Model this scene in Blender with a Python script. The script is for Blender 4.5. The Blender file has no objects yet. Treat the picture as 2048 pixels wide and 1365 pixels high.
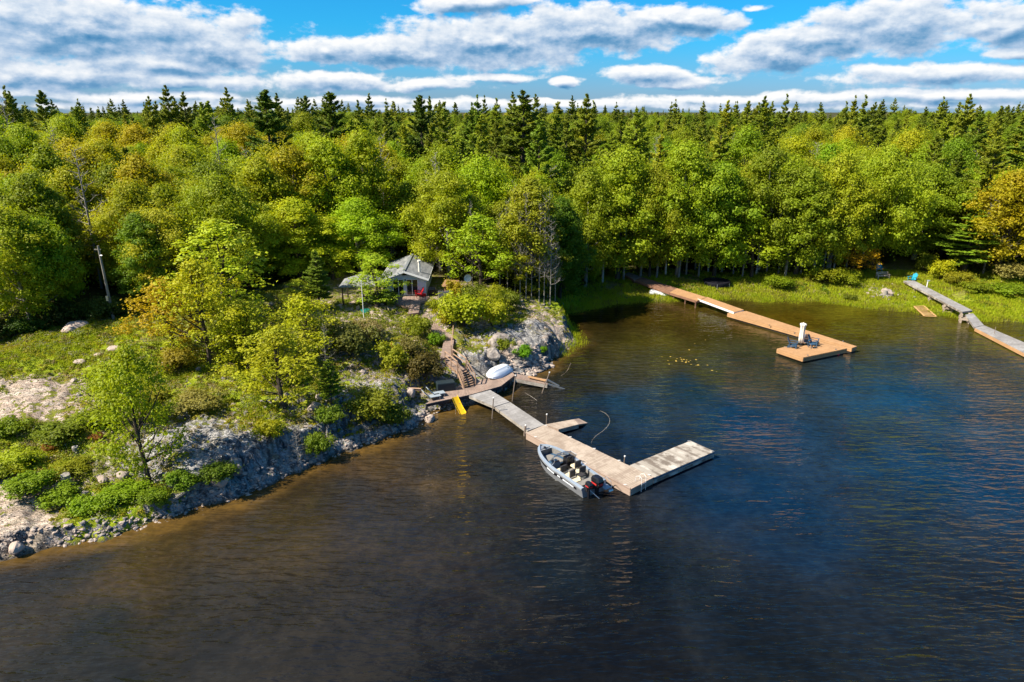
import bpy, math, random
import numpy as np
from mathutils import Vector, Matrix
R = math.radians
random.seed(7); rs = np.random.RandomState(7)
sc = bpy.context.scene
C = sc.collection

# ------------------------------------------------------------ camera, sky, sun, exposure
CH = 24.0; TH = math.atan(464/1365.0); F = 1365.0
cam = bpy.data.objects.new('camera', bpy.data.cameras.new('camera')); C.objects.link(cam)
cam.location = (0, 0, CH); cam.rotation_euler = (R(90)-TH, 0, 0)
cam.data.lens = 24; cam.data.sensor_width = 36; cam.data.clip_end = 9000; cam.data.clip_start = .5
sc.camera = cam
sc.cycles.max_bounces = 10; sc.cycles.diffuse_bounces = 6; sc.cycles.transmission_bounces = 6
SUN_EL, SUN_AZ = R(47), math.atan2(-1, -.38)
sun = bpy.data.objects.new('sun', bpy.data.lights.new('sun', 'SUN')); C.objects.link(sun)
sun.data.energy = 5.0; sun.data.angle = R(.5); sun.data.color = (1, .9, .74)
sd = Vector((math.sin(SUN_AZ)*math.cos(SUN_EL), math.cos(SUN_AZ)*math.cos(SUN_EL), math.sin(SUN_EL)))
sun.rotation_euler = sd.to_track_quat('Z', 'Y').to_euler()
sc.view_settings.view_transform = 'Standard'; sc.view_settings.look = 'None'
sc.view_settings.exposure = 1.12; sc.view_settings.gamma = 1

def ray(px, py):
    dx = (px-1024)/F; dy = (682.5-py)/F
    return dx, math.cos(TH)+dy*math.sin(TH), -math.sin(TH)+dy*math.cos(TH)
def P(px, py, z=0.0):
    x, y, w = ray(px, py); t = (z-CH)/w
    return Vector((x*t, y*t, z))
def proj(x, y, z):
    dz = z-CH; dep = y*math.cos(TH)-dz*math.sin(TH); up = y*math.sin(TH)+dz*math.cos(TH)
    return 1024+F*x/dep, 682.5-F*up/dep

# ------------------------------------------------------------ node helpers
class NT:
    def __init__(s, nt): s.nt = nt; s.n = nt.nodes; s.l = nt.links
    def new(s, t, **k):
        o = s.n.new(t)
        for a, b in k.items(): setattr(o, a, b)
        return o
    def put(s, sock, v):
        if isinstance(v, bpy.types.NodeSocket): s.l.new(v, sock)
        elif v is not None:
            if isinstance(v, (tuple, list)) and len(v) == 3 and sock.type == 'RGBA': v = (*v, 1)
            sock.default_value = v
    def math(s, op, a, b=None, c=None, clamp=False):
        o = s.new('ShaderNodeMath', operation=op, use_clamp=clamp)
        for i, v in enumerate((a, b, c)):
            if v is not None: s.put(o.inputs[i], v)
        return o.outputs[0]
    def vm(s, op, a, b=None, out=0):
        o = s.new('ShaderNodeVectorMath', operation=op); s.put(o.inputs[0], a)
        if b is not None: s.put(o.inputs[1], b)
        return o.outputs[out]
    def mix(s, f, a, b, bt='MIX'):
        o = s.new('ShaderNodeMix', data_type='RGBA', blend_type=bt); s.put(o.inputs[0], f); s.put(o.inputs[6], a); s.put(o.inputs[7], b)
        return o.outputs[2]
    def noise(s, vec, scale, detail=4, rough=.55, dist=0, col=False):
        o = s.new('ShaderNodeTexNoise'); s.put(o.inputs['Scale'], scale); s.put(o.inputs['Detail'], detail)
        s.put(o.inputs['Roughness'], rough); s.put(o.inputs['Distortion'], dist)
        if vec is not None: s.put(o.inputs['Vector'], vec)
        return o.outputs[1 if col else 0]
    def ramp(s, f, stops, interp='LINEAR'):
        o = s.new('ShaderNodeValToRGB'); r = o.color_ramp; r.interpolation = interp
        while len(r.elements) < len(stops): r.elements.new(.5)
        for e, (p, c) in zip(r.elements, stops):
            e.position = p; e.color = (*c, 1) if isinstance(c, (tuple, list)) else (c, c, c, 1)
        s.put(o.inputs[0], f); return o.outputs[0]
    def rng(s, v, a, b, c=0.0, d=1.0, smooth=True):
        o = s.new('ShaderNodeMapRange'); o.interpolation_type = 'SMOOTHSTEP' if smooth else 'LINEAR'
        for i, k in enumerate((v, a, b, c, d)): s.put(o.inputs[i], k)
        return o.outputs[0]
    def attr(s, name, typ='GEOMETRY', out='Fac'):
        o = s.new('ShaderNodeAttribute', attribute_name=name, attribute_type=typ); return o.outputs[out]
    def coord(s, k='Object'): return s.new('ShaderNodeTexCoord').outputs[k]
    def pos(s): return s.new('ShaderNodeNewGeometry').outputs['Position']
    def mapping(s, vec, scale=(1, 1, 1), rot=(0, 0, 0), loc=(0, 0, 0)):
        o = s.new('ShaderNodeMapping'); s.put(o.inputs[0], vec)
        o.inputs['Scale'].default_value = scale; o.inputs['Rotation'].default_value = rot; o.inputs['Location'].default_value = loc
        return o.outputs[0]
    def bump(s, h, strength=.5, dist=.1, normal=None):
        o = s.new('ShaderNodeBump'); s.put(o.inputs['Height'], h); s.put(o.inputs['Strength'], strength); s.put(o.inputs['Distance'], dist)
        if normal is not None: s.put(o.inputs['Normal'], normal)
        return o.outputs[0]

# ------------------------------------------------------------ world: sky with cumulus layers
w = bpy.data.worlds.new('World'); sc.world = w; w.use_nodes = True
W = NT(w.node_tree); W.n.clear()
CL = [(150,55,330,62,1),(400,100,150,48,1),(90,40,140,60,1),(120,150,250,30,.9),(380,160,170,20,.8),(300,128,220,26,.8),(780,105,240,34,1),(660,98,110,28,.9),(980,85,230,60,1),
      (1180,60,210,50,1),(1340,45,150,34,1),(950,8,140,20,1),(1130,166,30,14,1.1),(1290,148,104,22,1.1),(1340,166,120,14,.8),(1540,115,125,36,1),
      (1640,80,150,36,1),(1800,50,160,48,1),(1840,150,180,24,.9),(2020,55,60,36,1),(2036,103,44,16,1),(1000,158,110,14,.8),(660,165,160,18,.9),(860,172,120,12,.8),
      (280,192,230,12,.7),(700,200,260,10,.7),(1120,203,330,9,.7),(1540,196,300,12,.7),(1900,192,250,12,.7),(1490,12,40,8,.6),(30,185,160,12,.7),(1000,213,1300,12,.65)]
g = bpy.data.node_groups.new('cloud_density', 'ShaderNodeTree')
g.interface.new_socket('p', in_out='INPUT', socket_type='NodeSocketVector'); g.interface.new_socket('d', in_out='OUTPUT', socket_type='NodeSocketFloat')
G_ = NT(g); gi = G_.new('NodeGroupInput'); go = G_.new('NodeGroupOutput'); p = gi.outputs[0]
wn = G_.noise(G_.mapping(p, (9, 30, 1)), 1, 3, .5, col=True)
pw = G_.vm('ADD', p, G_.vm('MULTIPLY', G_.vm('SUBTRACT', wn, (.5,.5,.5)), (.09, .022, 0)))
acc = None
for cx, cy, rx, ry, k in CL:
    a = ray(cx, cy); az = math.atan2(a[0], a[1]); v = a[2]/math.hypot(a[0], a[1])
    sa = 1/(rx/F*1.15); sv = 1/(ry/F*1.1)
    q = G_.vm('MULTIPLY', G_.vm('SUBTRACT', pw, (az, v, 0)), (sa, sv, 0))
    d = G_.math('MULTIPLY_ADD', G_.vm('LENGTH', q, out=1), -k, k)
    acc = d if acc is None else G_.math('SMOOTH_MAX', acc, d, .12)
# clouds higher than the picture: a loose field, thicker on the left, seen in the water
hi = G_.noise(G_.mapping(p, (2.6, 3.4, 1), loc=(3.1, 1.7, 0)), 1, 3, .5)
hv = G_.math('MULTIPLY', G_.math('SUBTRACT', hi, .54), 5)
sep = G_.new('ShaderNodeSeparateXYZ'); G_.put(sep.inputs[0], p)
hv = G_.math('MULTIPLY_ADD', G_.math('ADD', sep.outputs[0], .12), -4.5, hv)
hv = G_.math('SUBTRACT', hv, G_.rng(sep.outputs[1], .17, .34, 3.0, 0.0))
acc = G_.math('MAXIMUM', acc, G_.math('MINIMUM', hv, .8))
n1 = G_.noise(G_.mapping(p, (24, 46, 1), rot=(0,0,.06)), 1, 7, .56, .1)
acc = G_.math('ADD', acc, G_.math('MULTIPLY', G_.math('SUBTRACT', n1, .5), 1.15))
n2 = G_.noise(G_.mapping(p, (70, 95, 1)), 1, 6, .60, .2); acc = G_.math('ADD', acc, G_.math('MULTIPLY', G_.math('SUBTRACT', n2, .5), .32))
G_.put(go.inputs[0], acc)
dirv = W.coord('Generated')
s3 = W.new('ShaderNodeSeparateXYZ'); W.put(s3.inputs[0], dirv)
az = W.math('ARCTAN2', s3.outputs[0], s3.outputs[1])
hl = W.math('SQRT', W.math('ADD', W.math('MULTIPLY', s3.outputs[0], s3.outputs[0]), W.math('MULTIPLY', s3.outputs[1], s3.outputs[1])))
vv = W.math('DIVIDE', s3.outputs[2], W.math('MAXIMUM', hl, .05))
cb = W.new('ShaderNodeCombineXYZ'); W.put(cb.inputs[0], az); W.put(cb.inputs[1], vv)
def cgrp(vec):
    o = W.new('ShaderNodeGroup'); o.node_tree = g; W.put(o.inputs[0], vec); return o.outputs[0]
d0 = cgrp(cb.outputs[0]); d1 = cgrp(W.vm('ADD', cb.outputs[0], (-.005, .008, 0)))
mask = W.rng(d0, .10, .40)
lit = W.math('ADD', W.math('MULTIPLY', W.math('SUBTRACT', d0, d1), 1.0), .45)
thin = W.rng(d0, .12, .9, .30, -.04)
lit = W.math('ADD', lit, thin)
ccol = W.ramp(lit, [(.02, (.05,.22,.46)), (.26, (.16,.35,.58)), (.48, (.42,.56,.75)), (.70, (.74,.81,.90)), (.92, (1.0,1.0,1.0))])
sky = W.new('ShaderNodeTexSky', sky_type='NISHITA'); sky.sun_disc = False; sky.sun_elevation = SUN_EL; sky.sun_rotation = SUN_AZ
sky.air_density = 1.0; sky.dust_density = .3; sky.ozone_density = 3
skyc = W.mix(1.0, sky.outputs[0], W.mix(W.rng(vv, .0, .11), (.36, .60, 1.06), (.10, .78, 1.22)), 'MULTIPLY')
b1 = W.new('ShaderNodeBackground'); W.put(b1.inputs[0], skyc); b1.inputs[1].default_value = .058
b2 = W.new('ShaderNodeBackground'); W.put(b2.inputs[0], ccol); b2.inputs[1].default_value = .47
mx = W.new('ShaderNodeMixShader'); W.put(mx.inputs[0], W.math('MULTIPLY', mask, .97)); W.l.new(b1.outputs[0], mx.inputs[1]); W.l.new(b2.outputs[0], mx.inputs[2])
wo = W.new('ShaderNodeOutputWorld'); W.l.new(mx.outputs[0], wo.inputs[0])
w.cycles.sampling_method = 'MANUAL'; w.cycles.sample_map_resolution = 512

# ------------------------------------------------------------ materials
MATS = {}
def mat(name, fn):
    m = bpy.data.materials.new(name); m.use_nodes = True; n = NT(m.node_tree); n.n.clear()
    out = n.new('ShaderNodeOutputMaterial'); sh = fn(n); n.l.new(sh, out.inputs[0]); MATS[name] = m; return m
def bsdf(n, col, rough=.7, spec=.3, metal=0, normal=None, alpha=None, coat=0):
    b = n.new('ShaderNodeBsdfPrincipled'); n.put(b.inputs['Base Color'], col); n.put(b.inputs['Roughness'], rough)
    n.put(b.inputs['Specular IOR Level'], spec); n.put(b.inputs['Metallic'], metal)
    if coat: n.put(b.inputs['Coat Weight'], coat)
    if normal is not None: n.put(b.inputs['Normal'], normal)
    return b.outputs[0]
def plain(name, col, rough=.6, spec=.3, metal=0, var=.25, scale=6, bump=.1):
    def fn(n):
        c = n.noise(n.coord(), scale, 5, .6); lo = tuple(x*(1-var) for x in col); hi = tuple(min(1, x*(1+var)) for x in col)
        f = n.noise(n.coord(), scale*7, 3)
        cc = n.mix(n.rng(c, .3, .7), lo, hi); cc = n.mix(.5, cc, n.mix(f, lo, hi))
        return bsdf(n, cc, rough, spec, metal, n.bump(f, bump, .02))
    return mat(name, fn)
def wood(name, a, b, stain=(.06,.045,.03), amt=.5, rough=.85):
    def fn(n):
        v = n.attr('v'); c = n.mix(v, a, b); po = n.pos()
        blot = n.noise(po, .9, 5, .65); fine = n.noise(po, 9, 4, .7)
        c = n.mix(n.math('MULTIPLY', n.rng(n.math('MULTIPLY_ADD', v, .25, blot), .52, .78), amt), c, stain)
        c = n.mix(n.math('MULTIPLY', fine, .35), c, tuple(x*.45 for x in a))
        return bsdf(n, c, rough, .2, 0, n.bump(fine, .3, .02))
    return mat(name, fn)
wood('wood_pale', (.38,.31,.25), (.52,.44,.37), (.15,.10,.07), .55)
wood('wood_bleached', (.30,.27,.235), (.60,.56,.51), (.085,.06,.045), .85)
wood('wood_grey', (.27,.26,.26), (.43,.42,.415), (.08,.07,.065), .5)
wood('wood_side', (.36,.27,.22), (.46,.36,.30), (.11,.07,.05), .5)
wood('wood_brown', (.22,.115,.075), (.33,.19,.13), (.08,.04,.03), .4)
wood('wood_walk', (.27,.19,.155), (.38,.29,.24), (.09,.06,.05), .5)
wood('wood_tan', (.41,.235,.115), (.52,.31,.16), (.25,.14,.07), .35)
wood('wood_new', (.48,.29,.12), (.58,.38,.18), (.2,.1,.04), .3)
wood('bark', (.055,.042,.032), (.10,.08,.06), (.02,.016,.012), .5)
wood('bark_grey', (.20,.185,.165), (.34,.32,.29), (.07,.06,.05), .4)
wood('bark_white', (.42,.40,.36), (.58,.56,.52), (.08,.07,.06), .4)
wood('rail_wood', (.34,.22,.15), (.44,.30,.21), (.12,.07,.05), .4)
plain('float_black', (.02,.02,.022), .5); plain('navy', (.012,.018,.03), .3, .5)
plain('steel', (.55,.56,.58), .35, .5, .9, .1); plain('gunwale_grey', (.30,.36,.44), .35, .5, .2, .08, 2); plain('hull_silver', (.36,.38,.42), .38, .5, .55, .1, 2)
plain('hull_white', (.66,.70,.76), .3, .5, 0, .05, 2); plain('carpet', (.20,.19,.18), .95, .1)
plain('seat_cream', (.62,.55,.38), .6); plain('seat_dark', (.035,.033,.035), .6)
plain('gloss_black', (.010,.010,.013), .2, .5, 0, .1); plain('decal_red', (.45,.03,.03), .4)
plain('slate_blue', (.03,.075,.14), .5, .4); plain('teal', (.0,.28,.42), .5, .4); plain('red_paint', (.36,.012,.016), .5)
plain('white_paint', (.62,.66,.72), .55, .3, 0, .08, 2); plain('canvas', (.66,.62,.56), .9); plain('yellow_plastic', (.62,.38,.01), .4, .4, 0, .1)
plain('grey_plastic', (.26,.30,.34), .5); plain('pink_plastic', (.62,.05,.10), .4); plain('dark_box', (.014,.024,.03), .5)
plain('trim_white', (.72,.72,.72), .5, .3, 0, .05); plain('black_mesh', (.008,.008,.014), .75, .2); plain('pipe', (.30,.24,.20), .5, .4, .5)
plain('sage_bark', (.16,.14,.12), .9); plain('turquoise', (.02,.33,.30), .5); plain('dish_grey', (.6,.6,.6), .4)
plain('lily', (.40,.27,.05), .5, .4, 0, .4)
def fglass(n): return bsdf(n, (.012,.014,.016), .06, .8)
mat('dark_glass', fglass)
def fwind(n):
    t = n.new('ShaderNodeBsdfTransparent'); t.inputs[0].default_value = (.45,.47,.5,1)
    gl = n.new('ShaderNodeBsdfGlossy'); gl.inputs['Roughness'].default_value = .05; gl.inputs[0].default_value = (.7,.8,.9,1)
    m = n.new('ShaderNodeMixShader'); m.inputs[0].default_value = .18; n.l.new(t.outputs[0], m.inputs[1]); n.l.new(gl.outputs[0], m.inputs[2]); return m.outputs[0]
mat('windshield_glass', fwind)
def froof(n):
    co = n.coord(); s = n.noise(n.mapping(co, (1, .25, 1)), 2.5, 5); f = n.noise(co, 25, 3)
    c = n.mix(n.rng(s, .35, .7), (.08,.09,.10), (.24,.25,.26)); return bsdf(n, n.mix(.3, c, n.mix(f, (.1,.1,.1), (.36,.36,.36))), .8, .3)
mat('roof_shingle', froof)

def leaf_mat(name, inst=False, transl=.42, spec=.25):
    def fn(n):
        v = n.attr('v')
        if inst:
            rnd = n.new('ShaderNodeObjectInfo').outputs['Random']
            base = n.ramp(rnd, [(0, (.14,.22,.008)), (.35, (.20,.27,.008)), (.7, (.26,.33,.008)), (1, (.33,.33,.010))])
        else:
            base = n.new('ShaderNodeObjectInfo').outputs['Color']
        var = n.noise(n.coord(), .55, 2)
        c = n.mix(n.rng(v, 0, 1, 0, 1, False), n.mix(1, base, (.72,.78,.9), 'MULTIPLY'), n.mix(1, base, (1.22,1.25,1.1), 'MULTIPLY'))
        c = n.mix(n.rng(var, .40, .68, 0, .55), c, n.mix(1, base, (1.06,.93,.7), 'MULTIPLY'))
        b = bsdf(n, c, .55, spec)
        t = n.new('ShaderNodeBsdfTranslucent'); n.put(t.inputs[0], n.mix(1, c, (1.25,1.2,.5), 'MULTIPLY'))
        m = n.new('ShaderNodeMixShader'); m.inputs[0].default_value = transl; n.l.new(b, m.inputs[1]); n.l.new(t.outputs[0], m.inputs[2]); return m.outputs[0]
    return mat(name, fn)
leaf_mat('leaf'); leaf_mat('needle', transl=.15, spec=.15); leaf_mat('leaf_far', True)
def bare_ground_tuft(n):
    v = n.attr('v'); po = n.pos(); a = n.noise(po, .35, 4, .6)
    c = n.ramp(n.math('MULTIPLY_ADD', v, .35, n.math('MULTIPLY', a, .8)), [(.22, (.20,.29,.008)), (.42, (.29,.38,.010)), (.6, (.38,.42,.015)), (.75, (.21,.18,.035)), (.9, (.24,.19,.08))])
    b = bsdf(n, c, .7, .2); t = n.new('ShaderNodeBsdfTranslucent'); n.put(t.inputs[0], c)
    m = n.new('ShaderNodeMixShader'); m.inputs[0].default_value = .5; n.l.new(b, m.inputs[1]); n.l.new(t.outputs[0], m.inputs[2]); return m.outputs[0]
mat('grass_blades', bare_ground_tuft)

# ------------------------------------------------------------ mesh builder
class MB:
    def __init__(s): s.v = []; s.f = []; s.a = []; s.n = 0; s.val = .5
    def add(s, vs, fs):
        vs = [tuple(x) for x in vs]; s.v += vs; s.a += [s.val]*len(vs); s.f += [tuple(i+s.n for i in f) for f in fs]; s.n += len(vs)
    def box(s, c, size, rz=0, ax=None, taper=1):
        c = Vector(c); hx, hy, hz = (k/2 for k in size)
        M = ax if ax is not None else Matrix.Rotation(rz, 3, 'Z')
        vs = [c+M@Vector((x*hx*(taper if z > 0 else 1), y*hy*(taper if z > 0 else 1), z*hz)) for z in (-1, 1) for x, y in ((-1,-1),(1,-1),(1,1),(-1,1))]
        s.add(vs, [(3,2,1,0),(4,5,6,7),(0,1,5,4),(1,2,6,5),(2,3,7,6),(3,0,4,7)])
    def prism(s, top, th):
        n = len(top); top = [Vector(t) for t in top]
        a = sum((top[i].x*top[(i+1)%n].y-top[(i+1)%n].x*top[i].y) for i in range(n))
        if a < 0: top = top[::-1]
        bot = [t-Vector((0,0,th)) for t in top]
        s.add(top+bot, [tuple(range(n)), tuple(range(2*n-1, n-1, -1))]+[(i, i+n, (i+1)%n+n, (i+1)%n) for i in range(n)])
    def beam(s, a, b, wd, hg):
        a = Vector(a); b = Vector(b); d = (b-a); L = d.length; d.normalize()
        up = Vector((0,0,1)) if abs(d.z) < .95 else Vector((1,0,0)); y = up.cross(d).normalized(); z = d.cross(y)
        M = Matrix((d, y, z)).transposed(); s.box((a+b)/2, (L, wd, hg), ax=M)
    def tube(s, pts, rad, n=6):
        pts = [Vector(q) for q in pts]; vs = []
        if not hasattr(rad, '__len__'): rad = [rad]*len(pts)
        for i, q in enumerate(pts):
            d = (pts[min(i+1, len(pts)-1)]-pts[max(i-1, 0)]).normalized()
            u = d.cross(Vector((0,0,1)) if abs(d.z) < .9 else Vector((1,0,0))).normalized(); k = d.cross(u)
            vs += [q+(u*math.cos(t*2*math.pi/n)+k*math.sin(t*2*math.pi/n))*rad[i] for t in range(n)]
        fs = [(i*n+t, i*n+(t+1)%n, (i+1)*n+(t+1)%n, (i+1)*n+t) for i in range(len(pts)-1) for t in range(n)]
        fs += [tuple(range(n))[::-1], tuple((len(pts)-1)*n+t for t in range(n))]
        s.add(vs, fs)
    def loft(s, secs, closed=False, cap=False):
        m = len(secs[0]); vs = [q for se in secs for q in se]; fs = []
        for i in range(len(secs)-1):
            for j in range(m if closed else m-1):
                k = (j+1) % m; fs.append((i*m+j, (i+1)*m+j, (i+1)*m+k, i*m+k))
        if cap: fs += [tuple(range(m)), tuple((len(secs)-1)*m+j for j in range(m))[::-1]]
        s.add(vs, fs)
    def build(s, name, m, parent=None, smooth=False):
        me = bpy.data.meshes.new(name); me.from_pydata(s.v, [], s.f); me.update()
        at = me.attributes.new('v', 'FLOAT', 'POINT'); at.data.foreach_set('value', s.a)
        me.materials.append(MATS[m] if isinstance(m, str) else m)
        if smooth: me.polygons.foreach_set('use_smooth', [True]*len(me.polygons))
        o = bpy.data.objects.new(name, me); C.objects.link(o)
        if parent is not None: o.parent = parent
        return o
def npmesh(name, V, Q, A, m, smooth=False):
    me = bpy.data.meshes.new(name); V = np.asarray(V, np.float32); Q = np.asarray(Q, np.int32); k = Q.shape[1]
    me.vertices.add(len(V)); me.vertices.foreach_set('co', V.ravel()); me.loops.add(Q.size); me.loops.foreach_set('vertex_index', Q.ravel())
    me.polygons.add(len(Q)); me.polygons.foreach_set('loop_start', np.arange(0, Q.size, k, dtype=np.int32)); me.polygons.foreach_set('loop_total', np.full(len(Q), k, np.int32))
    me.update(calc_edges=True)
    for key, val in (A or {}).items():
        val = np.asarray(val, np.float32)
        if val.ndim == 1: at = me.attributes.new(key, 'FLOAT', 'POINT'); at.data.foreach_set('value', val)
        else:
            at = me.attributes.new(key, 'FLOAT_COLOR', 'POINT'); at.data.foreach_set('color', np.c_[val, np.ones(len(val))].astype(np.float32).ravel())
    me.materials.append(MATS[m])
    me.polygons.foreach_set('use_smooth', [smooth]*len(me.polygons))
    return me
def link(name, me, parent=None, color=None):
    o = bpy.data.objects.new(name, me); C.objects.link(o)
    if parent is not None: o.parent = parent
    if color is not None: o.color = (*color, 1)
    return o
def tag(o, label=None, cat=None, group=None, kind=None):
    for k, v in (('label', label), ('category', cat), ('group', group), ('kind', kind)):
        if v: o[k] = v
    return o
def thing(name, label, cat, loc=(0,0,0), rz=0, group=None):
    o = bpy.data.objects.new(name, None); C.objects.link(o); o.location = loc; o.rotation_euler = (0, 0, rz); o.empty_display_size = .2
    return tag(o, label, cat, group)
def dup(root, loc, rz, label, group=None, sc_=1, rx=None):
    def cp(o, par):
        c = o.copy(); C.objects.link(c)
        if par is not None: c.parent = par
        for ch in o.children: cp(ch, c)
        return c
    r = cp(root, None); r.location = loc; r.rotation_euler = (0, 0, rz); r.scale = (sc_,)*3; r['label'] = label
    if group: r['group'] = group
    return r

# ------------------------------------------------------------ numpy noise
_perm = rs.rand(512, 512)
def vnoise(x, y):
    xi = np.floor(x).astype(int); yi = np.floor(y).astype(int); fx = x-xi; fy = y-yi
    fx = fx*fx*(3-2*fx); fy = fy*fy*(3-2*fy); a = _perm[xi % 512, yi % 512]; b = _perm[(xi+1) % 512, yi % 512]
    c = _perm[xi % 512, (yi+1) % 512]; d = _perm[(xi+1) % 512, (yi+1) % 512]
    return (a*(1-fx)+b*fx)*(1-fy)+(c*(1-fx)+d*fx)*fy-.5
def fbm(x, y, o=4):
    t = 0; s = 1
    for i in range(o): t = t+vnoise(x+i*17.3, y+i*31.7)*s; x = x*2.03; y = y*2.03; s *= .5
    return t
def sstep(a, b, x): t = np.clip((x-a)/(b-a), 0, 1); return t*t*(3-2*t)

# ------------------------------------------------------------ terrain
SH = [(-700,1300),(-300,1195),(-60,1138),(0,1117),(60,1100),(150,1086),(240,1068),(300,1051),(345,1036),(400,1015),(440,1006),(470,1000),(500,985),(530,972),(560,957),(600,938),
      (650,922),(665,912),(695,903),(740,886),(790,868),(830,855),(855,838),(862,826),(920,814),(985,796),(1010,776),(1030,762),(1060,748),(1090,736),(1102,722),(1122,711),(1135,697),
      (1160,687),(1150,668),(1132,648),(1112,634),(1120,628),(1150,624),(1200,613),(1250,607),(1300,603),(1360,600),(1420,599),(1460,597),(1520,602),(1600,604),(1680,608),(1740,615),
      (1800,622),(1850,629),(1900,633),(1950,640),(2000,640),(2060,643),(2300,650),(3500,660)]
shore = np.array([P(a, b)[:2] for a, b in SH])
poly = np.vstack([shore, [[2500, 80], [2500, 5000], [-2500, 5000], [-2500, 10]]])
def inside(X, Y):
    c = np.zeros(X.shape, bool); n = len(poly)
    for i in range(n):
        x1, y1 = poly[i]; x2, y2 = poly[(i+1) % n]
        if y1 == y2: continue
        c ^= ((y1 > Y) != (y2 > Y)) & (X < (x2-x1)*(Y-y1)/(y2-y1)+x1)
    return c
def sdist(X, Y):
    d = np.full(X.shape, 1e9)
    for i in range(len(shore)-1):
        a = shore[i]; b = shore[i+1]; ab = b-a; t = np.clip(((X-a[0])*ab[0]+(Y-a[1])*ab[1])/(ab@ab), 0, 1)
        d = np.minimum(d, (X-a[0]-t*ab[0])**2+(Y-a[1]-t*ab[1])**2)
    return np.sqrt(d)*np.where(inside(X, Y), 1, -1)
EL = [(100,660,4.6),(200,640,5),(0,700,4.2),(-150,720,4.6),(60,790,3.3),(-100,850,3),(0,850,2.6),(150,860,2.5),(60,930,1.7),(200,930,1.6),(300,980,.8),(120,1010,.8),(0,1040,1.3),(-80,1080,1.2),
      (340,870,2.7),(450,870,2.8),(560,865,2.4),(400,780,3.2),(520,800,3.0),(640,800,2.5),(700,850,1.9),(800,820,1.8),(760,760,2.6),(850,760,2.0),(700,700,3.2),(600,680,3.6),(450,700,3.9),
      (300,700,4.3),(720,640,3.9),(640,620,4.2),(830,603,4.1),(780,603,4.1),(850,630,3.6),(900,620,4.0),(880,680,3.0),(960,700,2.5),(1000,660,3.2),(1060,640,3.1),(1090,660,2.4),(1040,690,2.2),
      (1130,680,.9),(990,725,1.4),(1030,735,.7),(1070,725,.8),(500,600,5),(300,600,5.5),(100,600,6),(700,560,5),(830,570,4.5),(900,560,4.8),(1050,590,3.4),(360,900,2.4),(420,915,2.3),(500,920,2.1),(560,895,2.1),
      (620,880,2.2),(640,885,2.0),(740,860,1.9),(910,790,.7),(870,800,.8),(960,770,1.1),(1100,600,1.6),(1200,585,.35),(1200,560,1.0),(1300,575,.6),(1300,560,1.0),(1500,580,.5),(1500,560,1.0),
      (1700,585,.6),(1700,560,1.1),(1900,600,.5),(1900,560,1.0),(2048,600,.5),(2100,560,1),(1300,540,1.6),(1600,540,1.6),(2000,540,1.6),(2300,560,1.5),(250,1000,.8),(330,1010,.6),(-300,900,3),(-300,1100,1)]
elp = np.array([(*P(a, b, c)[:2], c) for a, b, c in EL]+[(-90,110,7),(-60,150,6),(0,140,5),(60,150,3.5),(140,150,3),(-200,200,6),(200,200,4),(0,300,6),(-300,400,6),(300,400,6)])
def idw(X, Y, pts, val, p=3, soft=1.0):
    num = 0; den = 0
    for (x, y), v in zip(pts, val):
        w_ = 1/(((X-x)**2+(Y-y)**2+soft)**(p/2)); num = num+w_*v; den = den+w_
    return num/den
# rock / grass / pink granite weights
ZN = [(60,790,.95,.1,1),(20,780,1,0,1),(0,830,.9,.1,1),(120,830,.8,.1,.9),(100,660,.05,1,0),(200,650,.05,1,0),(50,720,.0,.9,0),(180,700,.1,.9,.2),(30,1040,1,0,1),(0,1000,.9,0,1),(70,1010,.9,.1,1),
      (0,890,.2,.9,0),(60,870,.25,.8,.2),(120,920,.3,.7,.3),(200,870,.5,.4,.7),(300,880,.8,.3,.3),(350,870,1,0,.3),(450,880,1,0,.2),(540,900,.9,.1,.2),(420,950,1,0,.0),(300,990,.3,.6,.3),(200,1020,.2,.8,.2),
      (420,790,.25,.6,.2),(520,830,.4,.7,.5),(500,760,.3,.8,.3),(300,760,.3,.7,.4),(620,760,.25,.8,.4),(600,700,.4,.6,.5),(700,800,.6,.5,.2),(700,860,.9,.2,.1),(790,830,.9,.2,.2),(760,740,.6,.3,.6),(720,690,.6,.4,.5),
      (700,640,.7,.2,.9),(640,640,.5,.4,.6),(780,620,.7,.1,1),(830,660,.4,.3,.5),(930,680,.5,.4,.4),(960,720,.8,.3,.4),(1000,660,.8,.2,.2),(1080,660,1,0,.3),(1130,680,1,0,1),(1050,690,1,0,.1),(1040,630,.7,.2,.7),
      (990,630,.6,.3,.8),(500,640,.3,.3,.6),(640,530,.3,.1,.4),(600,500,.3,.1,.4),(300,640,.1,.3,.1),(1160,610,.0,1,0),(1200,590,0,1,0),(1300,580,0,1,0),(1400,590,0,1,0),(1500,580,0,1,0),(1600,580,0,1,0),(1700,590,.1,.75,.6),(1760,585,.3,.4,1),
      (1780,605,.2,.5,.9),(1850,590,.0,1,.3),(1950,590,.0,1,0),(2048,590,0,1,0),(1900,620,.0,.8,.3),(1840,560,.0,.9,.1),(1400,550,.0,.55,.1),(1250,550,.1,.4,.4),(1220,545,.4,.1,.8),(1600,550,0,.6,.1),(2000,560,0,.9,0),(1800,545,0,.8,0)]
def PE(a, b):
    z = 1.5
    for _ in range(8): q = P(a, b, z); z = .5*z+.5*float(idw(np.array(q.x), np.array(q.y), elp[:, :2], elp[:, 2], 3.2, .6))
    return P(a, b, z)
znp = np.array([(*PE(a, b)[:2], r_, g_, k_) for a, b, r_, g_, k_ in ZN])
def gcoords(segs):
    out = []
    for a, b, st in segs: out.append(np.arange(a, b, st))
    return np.concatenate(out)
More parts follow.
